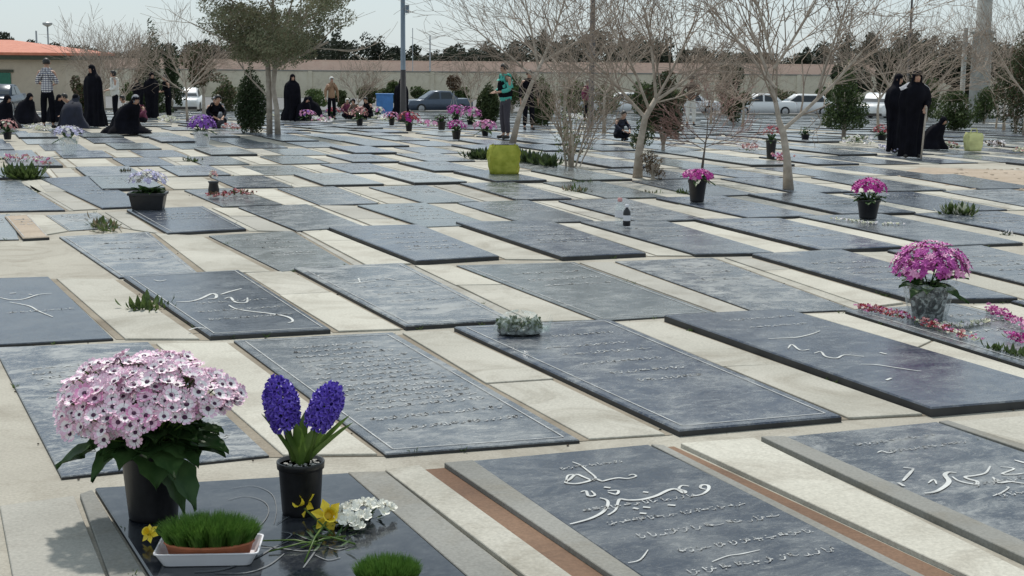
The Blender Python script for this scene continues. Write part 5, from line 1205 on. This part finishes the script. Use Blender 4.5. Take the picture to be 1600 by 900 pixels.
for k in range(230):
    x = -150 + 320 * k / 230 + r.uniform(-1, 1); Y = r.uniform(290, 330); 
    px_ = 800 + x / Y * F; big = 1 + .35 * math.sin(x * .09) + (.35 if 430 < px_ < 760 else 0) * r.random()
    h = r.uniform(6.6, 8.2) * big * .98 + (.8 if px_ > 1000 else 0); w = r.uniform(2.2, 4.2)
    leaf_cloud(tl_, r, clumpset(r, (x, Y, gz(Y) + h * .55), w, w, h * .45, 6), 560, .4)
tag(tl_.build('treeline', M['treeline']), 'dark belt of distant trees along the horizon behind the walls', 'tree belt', kind='stuff')

# building at the left
def Z_at(py, Y): return CAM_H + ray(800, py).z / ray(800, py).y * Y
bY = 84.0; mp = bY / F
bx0, bx1 = dep(-260, bY).x, dep(104, bY).x; zt = Z_at(91, bY); z0 = gz(bY)
bl_ = thing('low_building', 'low beige building with an orange roof and a green door at left', 'building', ((bx0 + bx1) / 2, bY + 4, z0))
hw = (bx1 - bx0) / 2; Hh = zt - z0
mb = MB(); mb.box((0, 0, Hh / 2 - .3), (2 * hw, 8, Hh + .6)); mb.build('wall', M['bwall'], bl_)
mb = MB(); mb.box((.0, -4.25, Hh - .12), (2 * hw + .9, .5, .42)); mb.box((hw + .25, 0, Hh - .12), (.5, 8.9, .42)); mb.build('eaves', M['eave'], bl_)
mb = MB(); e = .55; rh = .85; vs = [(-hw - e, -4 - e, Hh + .09), (hw + e, -4 - e, Hh + .09), (hw + e, 4 + e, Hh + .09), (-hw - e, 4 + e, Hh + .09), (-hw + 3, 0, Hh + rh), (hw - 4.5, 0, Hh + rh)]
mb.add(vs, [(0, 1, 5, 4), (1, 2, 5), (2, 3, 4, 5), (3, 0, 4), (3, 2, 1, 0)]); mb.add([(v[0], v[1], v[2] - .16) for v in vs[:4]] + vs[:4], [(0, 1, 5, 4), (1, 2, 6, 5), (2, 3, 7, 6), (3, 0, 4, 7)]); rf = mb.build('roof', M['roof'], bl_)
dx = dep(2, bY).x - (bx0 + bx1) / 2
mb = MB(); mb.box((dx, -4.03, 1.1), (1.25, .06, 2.2)); dr = mb.build('door', M['green_door'], bl_); mb = MB(); mb.box((dx + .45, -4.1, 1.0), (.05, .06, .14)); mb.build('handle', M['steel'], dr)
mb = MB(); mb.box((dx, -4.04, 2.3), (1.6, .12, .16)); mb.build('lintel', M['eave'], bl_)

# masts and lamp posts
def post(name, label, px, Y, r0, r1, toppy, m, cat='pole', extra=None):
    b = dep(px, Y); t = thing(name, label, cat, b); H = hpx(px, toppy, Y)
    mb = MB(); mb.lathe([(r0 * 1.7, 0), (r0 * 1.7, .04), (r0, .05), (r1, H), (r1 * .6, H + .02)], 14); mb.build('shaft', M[m], t, True)
    if extra: extra(t, H)
    return t
def lamp_arm(t, H):
    mb = MB(); mb.tube([(0, 0, H - .1), (.5, 0, H + .25), (1.2, 0, H + .35)], .03, 6); mb.build('arm', M['pole_blue'], t); mb = MB(); mb.box((1.35, 0, H + .33), (.5, .18, .1)); mb.build('lamp_head', M['steel'], t)
def lamp_full(t, H):
    lamp_arm(t, H); mb = MB(); zz = hpx(637, 14, 52); mb.box((.16, -.02, zz), (.13, .16, .28)); mb.build('control_box', M['pole_blue'], t)
    mb = MB(); mb.lathe([(.2, 0), (.19, .25), (.12, .35), (.1, 1.9)], 12); mb.build('base_sleeve', M['pole_dark'], t, True)
post('lamp_post', 'tall grey blue lamp post behind the standing woman, left of centre', 630, 52, .095, .075, -120, 'pole_blue', 'lamp post', lamp_full)
post('lamp_post', 'dark lamp post behind the bare branches in the middle', 924, 44, .09, .075, -120, 'pole_dark', 'lamp post', lamp_arm)
post('lamp_post', 'thin dark post above the woman with the stick', 1417, 72, .07, .05, -60, 'pole_dark', 'lamp post', lamp_arm)
post('lamp_post', 'slim pale post just left of the concrete mast', 1503, 62, .11, .1, 44, 'pole_conc', 'post')
def collar(t, H):
    zz = hpx(1530, 51, 80)
    mb = MB(); mb.lathe([(.46, zz - .15), (.66, zz - .05), (.66, zz + .05), (.46, zz + .12)], 18); mb.build('collar', M['pole_conc'], t)
    mb = MB(); mb.lathe([(.56, 0), (.54, zz - .15)], 18); mb.build('lower_casing', M['pole_conc'], t)
post('concrete_mast', 'thick concrete mast with a collar at the right', 1530, 80, .46, .40, -60, 'pole_conc', 'mast', collar)
def masthead(t, H):
    mb = MB(); mb.lathe([(.15, H - .7), (.7, H - .4), (.7, H - .15), (.2, H)], 8); mb.build('mast_head', M['steel'], t)
post('far_mast', 'distant mast with a round head above the orange roof', 79, 200, .14, .1, 34, 'steel', 'mast', masthead)
post('far_mast', 'shorter distant mast left of the one with a round head', 61, 200, .15, .12, 48, 'steel', 'mast')
post('far_mast', 'thin distant mast right of the lamp post', 672, 150, .09, .07, 56, 'steel', 'mast')
post('far_mast', 'very thin distant mast left of the pinkish wall gap', 645, 160, .05, .04, 44, 'steel', 'mast')

# cars
def car(label, px, Y, paint, rz, L=4.3, est=False, name='parked_car'):
    p = dep(px, Y); t = thing(name, label, 'car', p, rz, 'cars parked behind the graves'); h = 1.43; w = .84
    def shell(st, nm, m, mf=.55):
        mb = MB(); vs = []
        for (x, z0, z1, w0, w1) in st:
            vs += [(x, -w0, z0), (x, -w0 * 1.0, z0 + (z1 - z0) * mf), (x, -w1, z1 - .03), (x, -w1 + .06, z1), (x, w1 - .06, z1), (x, w1, z1 - .03), (x, w0, z0 + (z1 - z0) * mf), (x, w0, z0)]
        n = 8; fs = [(i * n + k, (i + 1) * n + k, (i + 1) * n + (k + 1) % n, i * n + (k + 1) % n) for i in range(len(st) - 1) for k in range(n)] + [tuple(range(n)), tuple((len(st) - 1) * n + k for k in range(n - 1, -1, -1))]
        mb.add(vs, fs); return mb.build(nm, m, t, True)
    H2 = L / 2
    body = shell([(-H2, .3, .66, w * .86, w * .8), (-H2 + .12, .22, .8, w * .97, w * .9), (-H2 + .9, .2, .87, w, w * .93), (-.2, .2, .9, w, w * .94), (H2 - 1.1, .2, .92, w, w * .94), (H2 - .2, .22, .93, w * .98, w * .9), (H2, .3, .8, w * .9, w * .85)], 'body', M[paint])
    ce = H2 - .35 if est else H2 - .95
    cab = [(-H2 + 1.0, .86, .9, w * .9, w * .82), (-H2 + 1.75, .86, h - .03, w * .9, w * .72), (0, .86, h, w * .9, w * .72), (ce - .5, .86, h - .03, w * .9, w * .7), (ce, .86, .93, w * .88, w * .8)]
    shell(cab, 'roof', M[paint], .06)
    for sgn in (-1, 1):
        for x0, x1, x2, x3 in ((-H2 + 1.22, -.1, -.1, -H2 + 1.78), (.02, ce - .28, ce - .58, .02)):
            mb = MB(); mb.add([(x0, sgn * (w * .905), .93), (x1, sgn * (w * .905), .93), (x2, sgn * (w * .77), h - .1), (x3, sgn * (w * .77), h - .1)], [(0, 1, 2, 3)]); mb.build('side_window', M['glass'], t)
    mb = MB(); x0 = -H2 + 1.08; mb.add([(x0 - .02, -w * .8, .95), (x0 - .02, w * .8, .95), (-H2 + 1.68, w * .62, h - .09), (-H2 + 1.68, -w * .62, h - .09)], [(0, 1, 2, 3)]); mb.build('windscreen', M['glass'], t)
    mb = MB(); mb.add([(ce + .02, -w * .74, .97), (ce + .02, w * .74, .97), (ce - .4, w * .6, h - .1), (ce - .4, -w * .6, h - .1)], [(0, 1, 2, 3)]); mb.build('rear_window', M['glass'], t)
    for x in (-H2 + .8, H2 - .8):
        for sgn in (-1, 1):
            mb = MB(); pr_ = [(.2, -.1), (.3, -.1), (.31, -.05), (.31, .05), (.3, .1), (.2, .1)]; vs = []; n = 18
            for rr, yy in pr_:
                for k in range(n): a = 2 * PI * k / n; vs.append((x + rr * math.cos(a), sgn * (w - .06) + yy, .31 + rr * math.sin(a)))
            mb.add(vs, [(i * n + k, i * n + (k + 1) % n, ((i + 1) % 6) * n + (k + 1) % n, ((i + 1) % 6) * n + k) for i in range(6) for k in range(n)]); wh = mb.build('wheel', M['tyre'], t, True)
            mb = MB(); vs = [(x, sgn * (w + .045), .31)] + [(x + .2 * math.cos(2 * PI * k / n), sgn * (w + .03), .31 + .2 * math.sin(2 * PI * k / n)) for k in range(n)]; mb.add(vs, [(0, 1 + k, 1 + (k + 1) % n) for k in range(n)]); mb.build('rim', M['rim'], wh)
    for sgn in (-1, 1):
        mb = MB(); mb.box((-H2 + .03, sgn * w * .62, .62), (.12, .34, .14)); mb.build('headlight', M['lampglass'], t)
        mb = MB(); mb.box((H2 - .03, sgn * w * .64, .74), (.1, .28, .16)); mb.build('tail_light', M['redlamp'], t)
    mb = MB(); mb.box((-H2, 0, .42), (.06, .5, .12)); mb.build('number_plate', M['plate'], t)
    mb = MB(); mb.box((-H2 + .05, 0, .3), (.2, w * 1.7, .14)); mb.build('bumper', M['pole_dark'], t)
    return t
car('grey blue sedan seen from its front quarter, right of the lamp post', 684, 92, 'paint_grey', .35)
car('white sedan partly hidden behind the two standing black clad people', 292, 84, 'paint_white', PI / 2 + .15)
car('dark blue car at the left edge before the green door', 2, 72, 'paint_dark', PI / 2 + .1)
car('white sedan left of the wide bare tree trunk', 1190, 92, 'paint_white', .1)
car('white hatchback between the wide bare tree and the small evergreen', 1252, 94, 'paint_white', .0, est=True)
car('white car between the small evergreen and the woman with the stick', 1374, 78, 'paint_white', PI / 2 - .5)
car('silver car glimpsed between the thin shrub stems in the middle', 930, 96, 'paint_silver', .1)
car('white car left of the brown trunk, its windows hidden by twigs', 976, 94, 'paint_white', .0)
car('white car half hidden right of the grey sedan', 1075, 100, 'paint_white', .05)
p = dep(601, 64); bb = thing('blue_box', 'open bright blue box left of the standing woman by the lamp post', 'box', p, .1); mp = 64 / F
mb = MB(); hh = hpx(601, 147, 64); mb.box((0, 0, hh / 2), (26 * mp, .5, hh - .06)); mb.build('box_body', M['blue_box'], bb); mb = MB(); mb.box((0, 0, hh), (28 * mp, .54, .05)); mb.build('rim', M['blue_box'], bb)

# ================================================================== PEOPLE
def skin_obj(name, chains, m, parent, sub=1):
    """one continuous surface grown over joined chains of (point, radius)"""
    vs = []; es = []; rd = []; idx = {}
    def vid(p, r):
        k = tuple(round(c, 4) for c in p)
        if k not in idx: idx[k] = len(vs); vs.append(tuple(p)); rd.append(r)
        return idx[k]
    for ch in chains:
        ids = [vid(p, r) for p, r in ch]
        for a, b in zip(ids, ids[1:]):
            if a != b and (a, b) not in es and (b, a) not in es: es.append((a, b))
    me = bpy.data.meshes.new(name); me.from_pydata(vs, es, []); me.materials.append(m)
    o = bpy.data.objects.new(name, me); COL.objects.link(o); o.parent = parent
    md = o.modifiers.new('skin', 'SKIN'); md.use_smooth_shade = True; md.branch_smoothing = .3
    sv = me.skin_vertices[0].data
    for i, r in enumerate(rd):
        rr = r if hasattr(r, '__len__') else (r, r); sv[i].radius = rr; sv[i].use_root = (i == 0)
    ss = o.modifiers.new('sub', 'SUBSURF'); ss.levels = sub; ss.render_levels = sub
    return o
POSES = {}
def stand(arms='down', lean=0.0):
    J = dict(pel=(0, 0, .53), sp=(0, -.01 - lean * .3, .63), ch=(0, -.01 - lean, .75), nk=(0, -.01 - lean * 1.1, .835), hd=(0, -.03 - lean * 1.4, .925))
    for s, n in ((-1, 'L'), (1, 'R')):
        J['sh' + n] = (.105 * s, -lean, .81); J['el' + n] = (.145 * s, .01 - lean, .65); J['wr' + n] = (.15 * s, -.03 - lean, .50)
        if arms == 'front' or (arms == 'frontR' and s > 0) or (arms == 'frontL' and s < 0): J['el' + n] = (.14 * s, -.01 - lean, .65); J['wr' + n] = (.07 * s, -.13 - lean, .62)
        if arms == 'hips': J['el' + n] = (.19 * s, .06, .67); J['wr' + n] = (.08 * s, .075, .575)
        J['hip' + n] = (.052 * s, 0, .50); J['kn' + n] = (.06 * s, -.012, .28); J['an' + n] = (.065 * s, .01, .045); J['to' + n] = (.075 * s, -.075, .018)
    return J
def sit(lean=.06, up=0.0):
    J = dict(pel=(0, .03, .10 + up), sp=(0, .02 - lean * .3, .19 + up), ch=(0, -lean, .31 + up), nk=(0, -lean * 1.5, .395 + up), hd=(0, -.03 - lean * 1.9, .475 + up))
    for s, n in ((-1, 'L'), (1, 'R')):
        J['sh' + n] = (.105 * s, -lean, .37 + up); J['el' + n] = (.15 * s, -.06 - lean, .25 + up); J['wr' + n] = (.07 * s, -.17 - lean, .19 + up)
        J['hip' + n] = (.055 * s, .02, .09 + up); J['kn' + n] = (.13 * s, -.17, .13 + up); J['an' + n] = (-.02 * s, -.14, .04 + up * .5); J['to' + n] = (-.06 * s, -.19, .03 + up * .3)
    return J
def body(parent, J, H, skin=M['skin']):
    def v(k): return tuple(c * H for c in J[k])
    def mid(a, b, t=.5): return tuple(J[a][i] * (1 - t) * H + J[b][i] * t * H for i in range(3))
    ch = [[(v('pel'), .064 * H), (v('sp'), .056 * H), (v('ch'), .062 * H), (v('nk'), .031 * H), (tuple(v('hd')[i] - (.03 * H if i == 2 else 0) for i in range(3)), .043 * H), (v('hd'), .050 * H), (tuple(v('hd')[i] + (.04 * H if i == 2 else 0) for i in range(3)), .036 * H)]]
    for n, s in (('L', -1), ('R', 1)):
        wr = Vector(v('wr' + n)); el = Vector(v('el' + n)); d = (wr - el).normalized(); side = Vector((0, -1, 0)) if abs(d.y) < .7 else Vector((s * -1, 0, 0)); pl = wr + d * .045 * H
        ch.append([(v('ch'), .062 * H), (v('sh' + n), .027 * H), (v('el' + n), .022 * H), (tuple(wr), .016 * H), (tuple(pl), (.012 * H, .02 * H))])
        for k, L in ((-1.5, .036), (-.5, .043), (.5, .04), (1.5, .03)):
            b = pl + side * k * .0085 * H + d * .012 * H; ch.append([(tuple(pl), .02 * H), (tuple(b), .0052 * H), (tuple(b + d * L * .6 * H), .0048 * H), (tuple(b + d * L * H - Vector((0, .008 * H, 0))), .0042 * H)])
        th = wr + d * .02 * H + side * .018 * H; ch.append([(tuple(wr), .016 * H), (tuple(th), .0062 * H), (tuple(th + d * .03 * H + side * .008 * H), .005 * H)])
        ch.append([(v('pel'), .064 * H), (v('hip' + n), .045 * H), (v('kn' + n), .03 * H), (v('an' + n), .02 * H), (v('to' + n), .017 * H)])
    hd = v('hd'); ch.append([(hd, .05 * H), ((hd[0], hd[1] - .05 * H, hd[2] - .008 * H), .012 * H)])     # nose
    return skin_obj('body', ch, skin, parent, 1)
def face(parent, J, H):
    hd = J['hd']
    for s in (-1, 1):
        mb = MB(); mb.ball(((hd[0] + .018 * s) * H, (hd[1] - .046) * H, (hd[2] + .006) * H), .006 * H, 8, 5); mb.build('eye', M['hair'], parent, True)
        mb = MB(); mb.ball(((hd[0] + .05 * s) * H, (hd[1] + .002) * H, (hd[2] - .002) * H), .011 * H, 8, 5, 1.5, sxy=.5); mb.build('ear', M['skin'], parent, True)
    mb = MB(); mb.ball((hd[0] * H, (hd[1] - .046) * H, (hd[2] - .03) * H), .011 * H, 8, 5, .35); mb.build('mouth', M['petal_salmon'], parent, True)
def hair(parent, J, H, m='hair', scarf=False):
    hd = J['hd']; mb = MB(); n = 16; vs = []; lv = 8
    for i in range(lv + 1):
        u = i / lv; el = PI / 2 - u * (PI * .62 if not scarf else PI * .78)
        for k in range(n):
            a = 2 * PI * k / n; front = max(0, -math.sin(a))                      # -Y is the face
            e = max(el, .28 - (0 if front < .45 else -.15)) if front > .45 else el
            R_ = .058 * (1 + .04 * math.sin(k * 2.3 + i)) * (1.05 if scarf else 1)
            vs.append(((hd[0] + R_ * .92 * math.cos(e) * math.cos(a)) * H, (hd[1] + .006 + R_ * math.cos(e) * math.sin(a)) * H, (hd[2] + .012 + R_ * 1.08 * math.sin(e)) * H))
    mb.add(vs, [(i * n + k, (i + 1) * n + k, (i + 1) * n + (k + 1) % n, i * n + (k + 1) % n) for i in range(lv) for k in range(n)]); return mb.build('head_scarf' if scarf else 'hair', M[m], parent, True)
def garment(name, parent, J, H, keys, rads, m):
    """sleeved upper garment or trousers, a little wider than the body"""
    def v(k): return tuple(c * H for c in J[k])
    return skin_obj(name, [[(v(k) if isinstance(k, str) else tuple(c * H for c in k), r * H) for k, r in zip(ks, rs_)] for ks, rs_ in zip(keys, rads)], M[m], parent, 1)
def lerpJ(J, a, b, t): return tuple(J[a][i] * (1 - t) + J[b][i] * t for i in range(3))
def shirt(parent, J, H, m, long=True, hem='pel', name='shirt', wide=1.0):
    hz = lerpJ(J, 'pel', 'sp', -.25)
    ks = [[lerpJ(J, 'sp', 'pel', 1.45), 'pel', 'sp', 'ch', lerpJ(J, 'ch', 'nk', .6), lerpJ(J, 'ch', 'nk', .98)]]; rr = [[.08, .098 * wide, .092 * wide, .108, .072, .042]]
    for n in 'LR': 
        e = 'wr' if long else 'el'; ks.append(['ch', 'sh' + n, 'el' + n, lerpJ(J, 'el' + n, 'wr' + n, .85 if long else .2)]); rr.append([.108, .056, .038, .027])
    ks.append(['shL', lerpJ(J, 'ch', 'nk', .6), 'shR']); rr.append([.056, .072, .056])
    return garment(name, parent, J, H, ks, rr, m)
def trousers(parent, J, H, m):
    ks = []; rr = []
    for n in 'LR': ks.append([lerpJ(J, 'pel', 'sp', .6), 'pel', 'hip' + n, 'kn' + n, lerpJ(J, 'kn' + n, 'an' + n, .92)]); rr.append([.07, .09, .066, .046, .037])
    return garment('trousers', parent, J, H, ks, rr, m)
def shoes(parent, J, H):
    for n in 'LR':
        a = Vector(J['an' + n]) * H; b = Vector(J['to' + n]) * H; d = b - a; mb = MB()
        a2 = Vector((a.x, a.y + .01 * H, max(.018 * H, min(a.z, .022 * H)))); mb.tube([a2, a2.lerp(b, .5) + Vector((0, 0, .004 * H)), b, b + Vector((0, -.015 * H, -.004 * H))], [.024 * H, .026 * H, .022 * H, .008 * H], 10); mb.build('shoe', M['shoe'], parent, True)
def chador(parent, J, H, m='black_cloth', seated=False, scarf_open=True, seed=0, spread=1.0):
    tp = min(1.0, spread)
    """draped cloak over head and shoulders, open at the face, reaching the ground"""
    r = random.Random(seed); hd = J['hd']; n = 36; rings = []
    if not seated:
        lean = -hd[1]
        prof = [(.012, 0, .99), (.040, 0, .975), (.058, 0, .94), (.062, .006, .90), (.066, .01, .865), (.10, .01, .835), (.142, .005, .80), (.165, 0, .73), (.172, -.005, .64), (.17 * (.5 + .5 * tp), -.01, .54), (.165 * (.3 + .7 * tp), -.01, .42), (.162 * (.1 + .9 * tp), -.01, .28), (.17 * spread, -.01, .14), (.185 * spread, -.01, .008)]
        for rr, dy, z in prof: rings.append((0, -lean * max(0, (z - .5) / .42) + dy + .01, z, rr, rr * (.95 if z > .85 else .72)))
    else:
        hz = hd[2]; top = hz + .062
        prof = [(.012, 0, 1), (.045, 0, .975), (.062, 0, .91), (.064, .01, .84), (.09, .02, .78), (.145, .03, .70), (.17, .02, .55), (.19, 0, .38), (.215, -.04, .22), (.25 * spread, -.06, .10), (.27 * spread, -.06, .01)]
        for rr, dy, u in prof: z = top * u; f = max(0, min(1, (u - .3) / .6)); rings.append((hd[0] * f, hd[1] * f + dy, z, rr, rr * (.95 if u > .8 else .9)))
    mb = MB(); vs = []
    for i, (cx, cy, z, rx, ry) in enumerate(rings):
        fold = min(.26, max(0, (i - 4)) * .035)
        for k in range(n):
            a = 2 * PI * k / n; f = 1 + fold * math.sin(2 * PI * k / n * 7 + i * .25 + seed) * .6 + fold * .45 * math.sin(2 * PI * k / n * 4 + seed * 2 - i * .2) + r.uniform(-.01, .01)
            vs.append(((cx + rx * f * math.cos(a)) * H, (cy + ry * f * math.sin(a)) * H, z * H))
    fs = []
    for i in range(len(rings) - 1):
        for k in range(n):
            a = 2 * PI * (k + .5) / n; frontal = -math.sin(a)
            if scarf_open and 2 <= i <= 3 and frontal > .72: continue
            fs.append((i * n + k, (i + 1) * n + k, (i + 1) * n + (k + 1) % n, i * n + (k + 1) % n))
    fs.append(tuple(range(n))); mb.add(vs, fs); return mb.build('chador', M[m], parent, True)
PG = 'visitors among the graves'
def person(label, px, Y, headpy=None, H=1.68, rz=0.0, pose='stand', arms='down', lean=0.0, kind='man', up='white_cloth', low='black_cloth', scarf=None, hairm='hair', long=True, cloak='black_cloth', seed=0, spread=1.0, z=.04, dx=0):
    b = dep(px, Y); b.z += z; t = thing('person', label, 'person', b, rz, PG)
    J = stand(arms, lean) if pose == 'stand' else sit(lean if lean else .06)
    if kind == 'chador':                                   # arms drawn in under the cloak
        for s, n in ((-1, 'L'), (1, 'R')):
            if arms == 'frontR' and s > 0: J['elR'] = (.14, -.06, .66); J['wrR'] = (.092, -.165, .572); continue
            if pose == 'stand': J['el' + n] = (.12 * s, 0 - lean, .66); J['wr' + n] = (.06 * s, -.015 - lean, .665)
            else: J['el' + n] = (.12 * s, -.02 - lean, .27); J['wr' + n] = (.06 * s, -.03 - lean, .27)
            if pose != 'stand': J['kn' + n] = (.12 * s, -.13, .09); J['to' + n] = (-.06 * s, -.15, .03)
    body(t, J, H); face(t, J, H)
    if kind == 'chador':
        trousers(t, J, H, 'black_cloth'); shirt(t, J, H, 'black_cloth', True, wide=.8, name='tunic')
        hair(t, J, H, scarf or 'black_cloth', True); chador(t, J, H, cloak, pose != 'stand', True, seed, spread)
        if pose == 'stand': shoes(t, J, H)
    else:
        trousers(t, J, H, low); shirt(t, J, H, up, long); hair(t, J, H, scarf or hairm, bool(scarf)); shoes(t, J, H)
    return t, J, H, b
# Y from the height a standing person has in the photo
person('man in a striped shirt and black trousers standing with his back turned', 74, 35.5, H=1.74, rz=PI + .1, arms='front', up='striped', low='black_cloth', long=False)
person('woman in a black chador standing beside a bush at left', 147, 37.5, H=1.62, rz=-.7, kind='chador', seed=3, spread=1.15)
person('person with a dark scarf and white shirt behind the standing black clad woman', 180, 45, H=1.62, rz=-1.2, arms='front', up='white_cloth', scarf='hair')
person('left one of two people in black standing together', 237, 52, H=1.70, rz=.8, kind='chador', seed=5, spread=.75)
person('right one of two people in black standing together, looking down', 263, 52.5, H=1.62, rz=-.9, up='black_cloth', low='black_cloth', lean=.04, arms='front')
person('crouching woman in black with a grey and white head scarf', 192, 32.5, H=1.62, rz=.9, pose='sit', kind='chador', scarf='grey_scarf', lean=.14, seed=7, spread=1.25)
person('seated woman in black with lilac sleeves near the striped shirt man', 109, 35.5, H=1.55, rz=2.7, pose='sit', kind='chador', cloak='navy_cloth', seed=8)
person('seated person in black with a grey lap left of the striped shirt man', 37, 42, H=1.6, rz=1.2, pose='sit', kind='chador', seed=9, scarf='black_cloth')
person('seated person in black cut by the left edge of the photo', 0, 35, H=1.5, rz=1.3, pose='sit', kind='chador', seed=10)
person('child in a maroon top seated behind the crouching woman', 222, 41, H=1.35, rz=-.6, pose='sit', up='maroon', low='black_cloth')
person('person in black bent over a violet bouquet near the olive tree', 330, 36.5, H=1.6, rz=.6, pose='sit', lean=.13, up='black_cloth', low='grey_trouser')
person('woman in a black chador just right of the olive tree trunks', 457, 50, H=1.64, rz=.5, kind='chador', seed=12, spread=1.3)
person('person in a tan coat standing behind the seated group', 518, 55, H=1.64, rz=.4, up='tan_cloth', low='black_cloth', scarf='white_cloth')
person('seated woman in black left of the tan coat person', 492, 54, H=1.6, rz=-1.0, pose='sit', kind='chador', seed=13, spread=1.4)
person('seated person with a white headband right of the tan coat person', 541, 55, H=1.5, rz=.3, pose='sit', up='maroon', low='black_cloth', scarf='white_cloth')
person('seated boy in dark clothes at the right end of the seated group', 577, 55, H=1.6, rz=-.6, pose='sit', up='black_cloth', low='black_cloth')
person('woman in a black chador standing in front of the lamp post', 627, 60, H=1.66, rz=.1, kind='chador', seed=15, spread=1.25)
person('young man in a turquoise shirt and dark vest standing by the leaning tree', 790, 31.5, H=1.66, rz=-1.1, arms='front', up='teal_cloth', low='grey_trouser')
# dark vest over the turquoise shirt
tq = bpy.data.objects['person.%03d' % 17] if 'person.017' in bpy.data.objects else None
J_ = stand('front')
if tq: garment('vest', tq, J_, 1.66, [[lerpJ(J_, 'sp', 'pel', 1.2), 'sp', 'ch', lerpJ(J_, 'ch', 'nk', .35)]], [[.112, .108, .118, .085]], 'black_cloth')
person('person in dark clothes half hidden behind the leaning pale trunk', 826, 38, H=1.6, rz=.3, up='black_cloth', low='black_cloth')
person('person in a brown jacket and white trousers seen behind bare branches', 1080, 47, H=1.66, rz=PI - .3, arms='hips', up='brown_cloth', low='white_cloth')
person('person with a rust coloured top behind the dark lamp post', 917, 56, H=1.62, rz=.8, up='maroon', low='black_cloth')
person('seated person in dark blue behind the thin shrub stems', 968, 31, H=1.2, rz=.6, pose='sit', up='navy_cloth', low='black_cloth')
tw_, Jw, Hw, bw = person('woman in a black chador with a grey scarf leaning on a walking stick', 1428, 26.2, H=1.6, rz=.0, kind='chador', lean=.05, arms='frontR', seed=21, spread=.68)
mb = MB(); mb.tube([(.07, -.44, .0), (.11, -.38, .5), (.147, -.335, .9)], [.017, .017, .02], 8); mb.tube([(.147, -.335, .9), (.15, -.31, .93), (.155, -.26, .935), (.15, -.22, .92)], [.02, .021, .021, .018], 8)
ws = mb.build('walking_stick', M['wood'], None, True); ws.location = bw; ws.rotation_euler = (0, 0, -.0); tag(ws, 'pale wooden walking stick held by the woman in the black chador', 'walking stick')
# shawl over her shoulders
mb = MB(); n = 24; vs = []
for j, (rr, z) in enumerate(((.072, .862), (.10, .842), (.15, .805), (.165, .785))):
    for k in range(n): a = 2 * PI * k / n; f = 1.05 + .03 * math.sin(k * 2.2 + j); vs.append((rr * f * math.cos(a) * Hw, (-.04 * (z - .5) / .42 + rr * f * (.9 if j < 2 else .76) * math.sin(a) + .01) * Hw, z * Hw + (.03 * math.sin(k * 1.3) if j == 3 else 0)))
mb.add(vs, [(j * n + k, (j + 1) * n + k, (j + 1) * n + (k + 1) % n, j * n + (k + 1) % n) for j in range(3) for k in range(n)]); mb.build('shawl', M['grey_scarf'], tw_, True)
person('person in black standing close behind the woman with the stick', 1400, 27.6, H=1.52, rz=.9, kind='chador', seed=22, spread=.6)
person('small dark figure kneeling just right of the woman with the stick', 1457, 28.8, H=1.2, rz=.9, pose='sit', kind='chador', lean=.1, seed=23)
person('bending person in black between the striped shirt man and the chador woman', 124, 39, H=1.6, rz=-1.1, pose='sit', up='black_cloth', low='black_cloth', lean=.12)
person('seated woman in a black cloak behind the lilac bouquet bucket', 88, 44, H=1.55, rz=.7, pose='sit', kind='chador', seed=31)
person('person with a pale top bending behind the crouching woman', 205, 46, H=1.55, rz=-.8, pose='sit', up='white_cloth', low='black_cloth', scarf='hair', lean=.1)
person('dark figure standing in the shade left of the two people in black', 214, 60, H=1.6, rz=.4, kind='chador', seed=33, spread=.8)
person('seated visitor with a grey scarf near the olive tree on its left', 346, 40, H=1.5, rz=-.7, pose='sit', up='grey_scarf', low='black_cloth', scarf='grey_scarf')
person('seated dark cloaked visitor left of the salmon flowers', 472, 50, H=1.55, rz=.9, pose='sit', kind='chador', seed=35)
person('seated visitor in brown right of the salmon flowers', 556, 53, H=1.45, rz=-.4, pose='sit', up='brown_cloth', low='black_cloth', scarf='black_cloth')
for (px, Y, w, h, lab) in ((355, 80, 44, 60, 'bush behind the round shrub, before the cream wall'), (575, 120, 34, 30, 'small far bush near the wall above the seated boy'), (660, 118, 40, 34, 'far bush near the wall right of the lamp post'), (722, 110, 36, 38, 'far bush behind the dark wreath'),
    (800, 84, 46, 62, 'bush behind the turquoise shirt man'), (895, 78, 50, 56, 'bush behind the dark lamp post'), (1010, 82, 50, 56, 'bush behind the brown trunk, before the cars'), (1055, 70, 40, 60, 'dark bush left of the brown jacket person'),
    (1215, 112, 56, 44, 'far bush above the white sedan'), (1290, 110, 50, 44, 'far bush above the white hatchback'), (1450, 66, 50, 66, 'bush just right of the woman with the stick, farther back'), (1540, 60, 46, 62, 'bush behind the pale yellow bag and the mast foot'), (30, 100, 60, 34, 'far bush by the car at the left edge')):
    bush('green_bush', lab, px, 0, w, h, 'topiary', 1500, Y=Y, mats=['topiary', 'bushgreen', 'dryleaf'][:2 + (px % 2)], seed=px, nclump=12)
# round dark wreath on a stand
p = dep(709, 62); wr = thing('wreath_stand', 'round dark brown wreath raised on a thin stand right of the lamp post', 'wreath', p); zc_ = hpx(709, 129, 62); r = random.Random(2)
mb = MB(); mb.tube([(0, 0, 0), (0, 0, zc_)], .02, 6); mb.tube([(0, 0, zc_ * .7), (.3, .4, 0)], .015, 5); mb.tube([(0, 0, zc_ * .7), (-.3, .4, 0)], .015, 5); mb.build('stand', M['steel'], wr)
mb = MB(); leaf_cloud(mb, r, [((0, 0, zc_), .34, .14, .36)], 700, .06); mb.build('wreath', M['brownleaf'], wr)
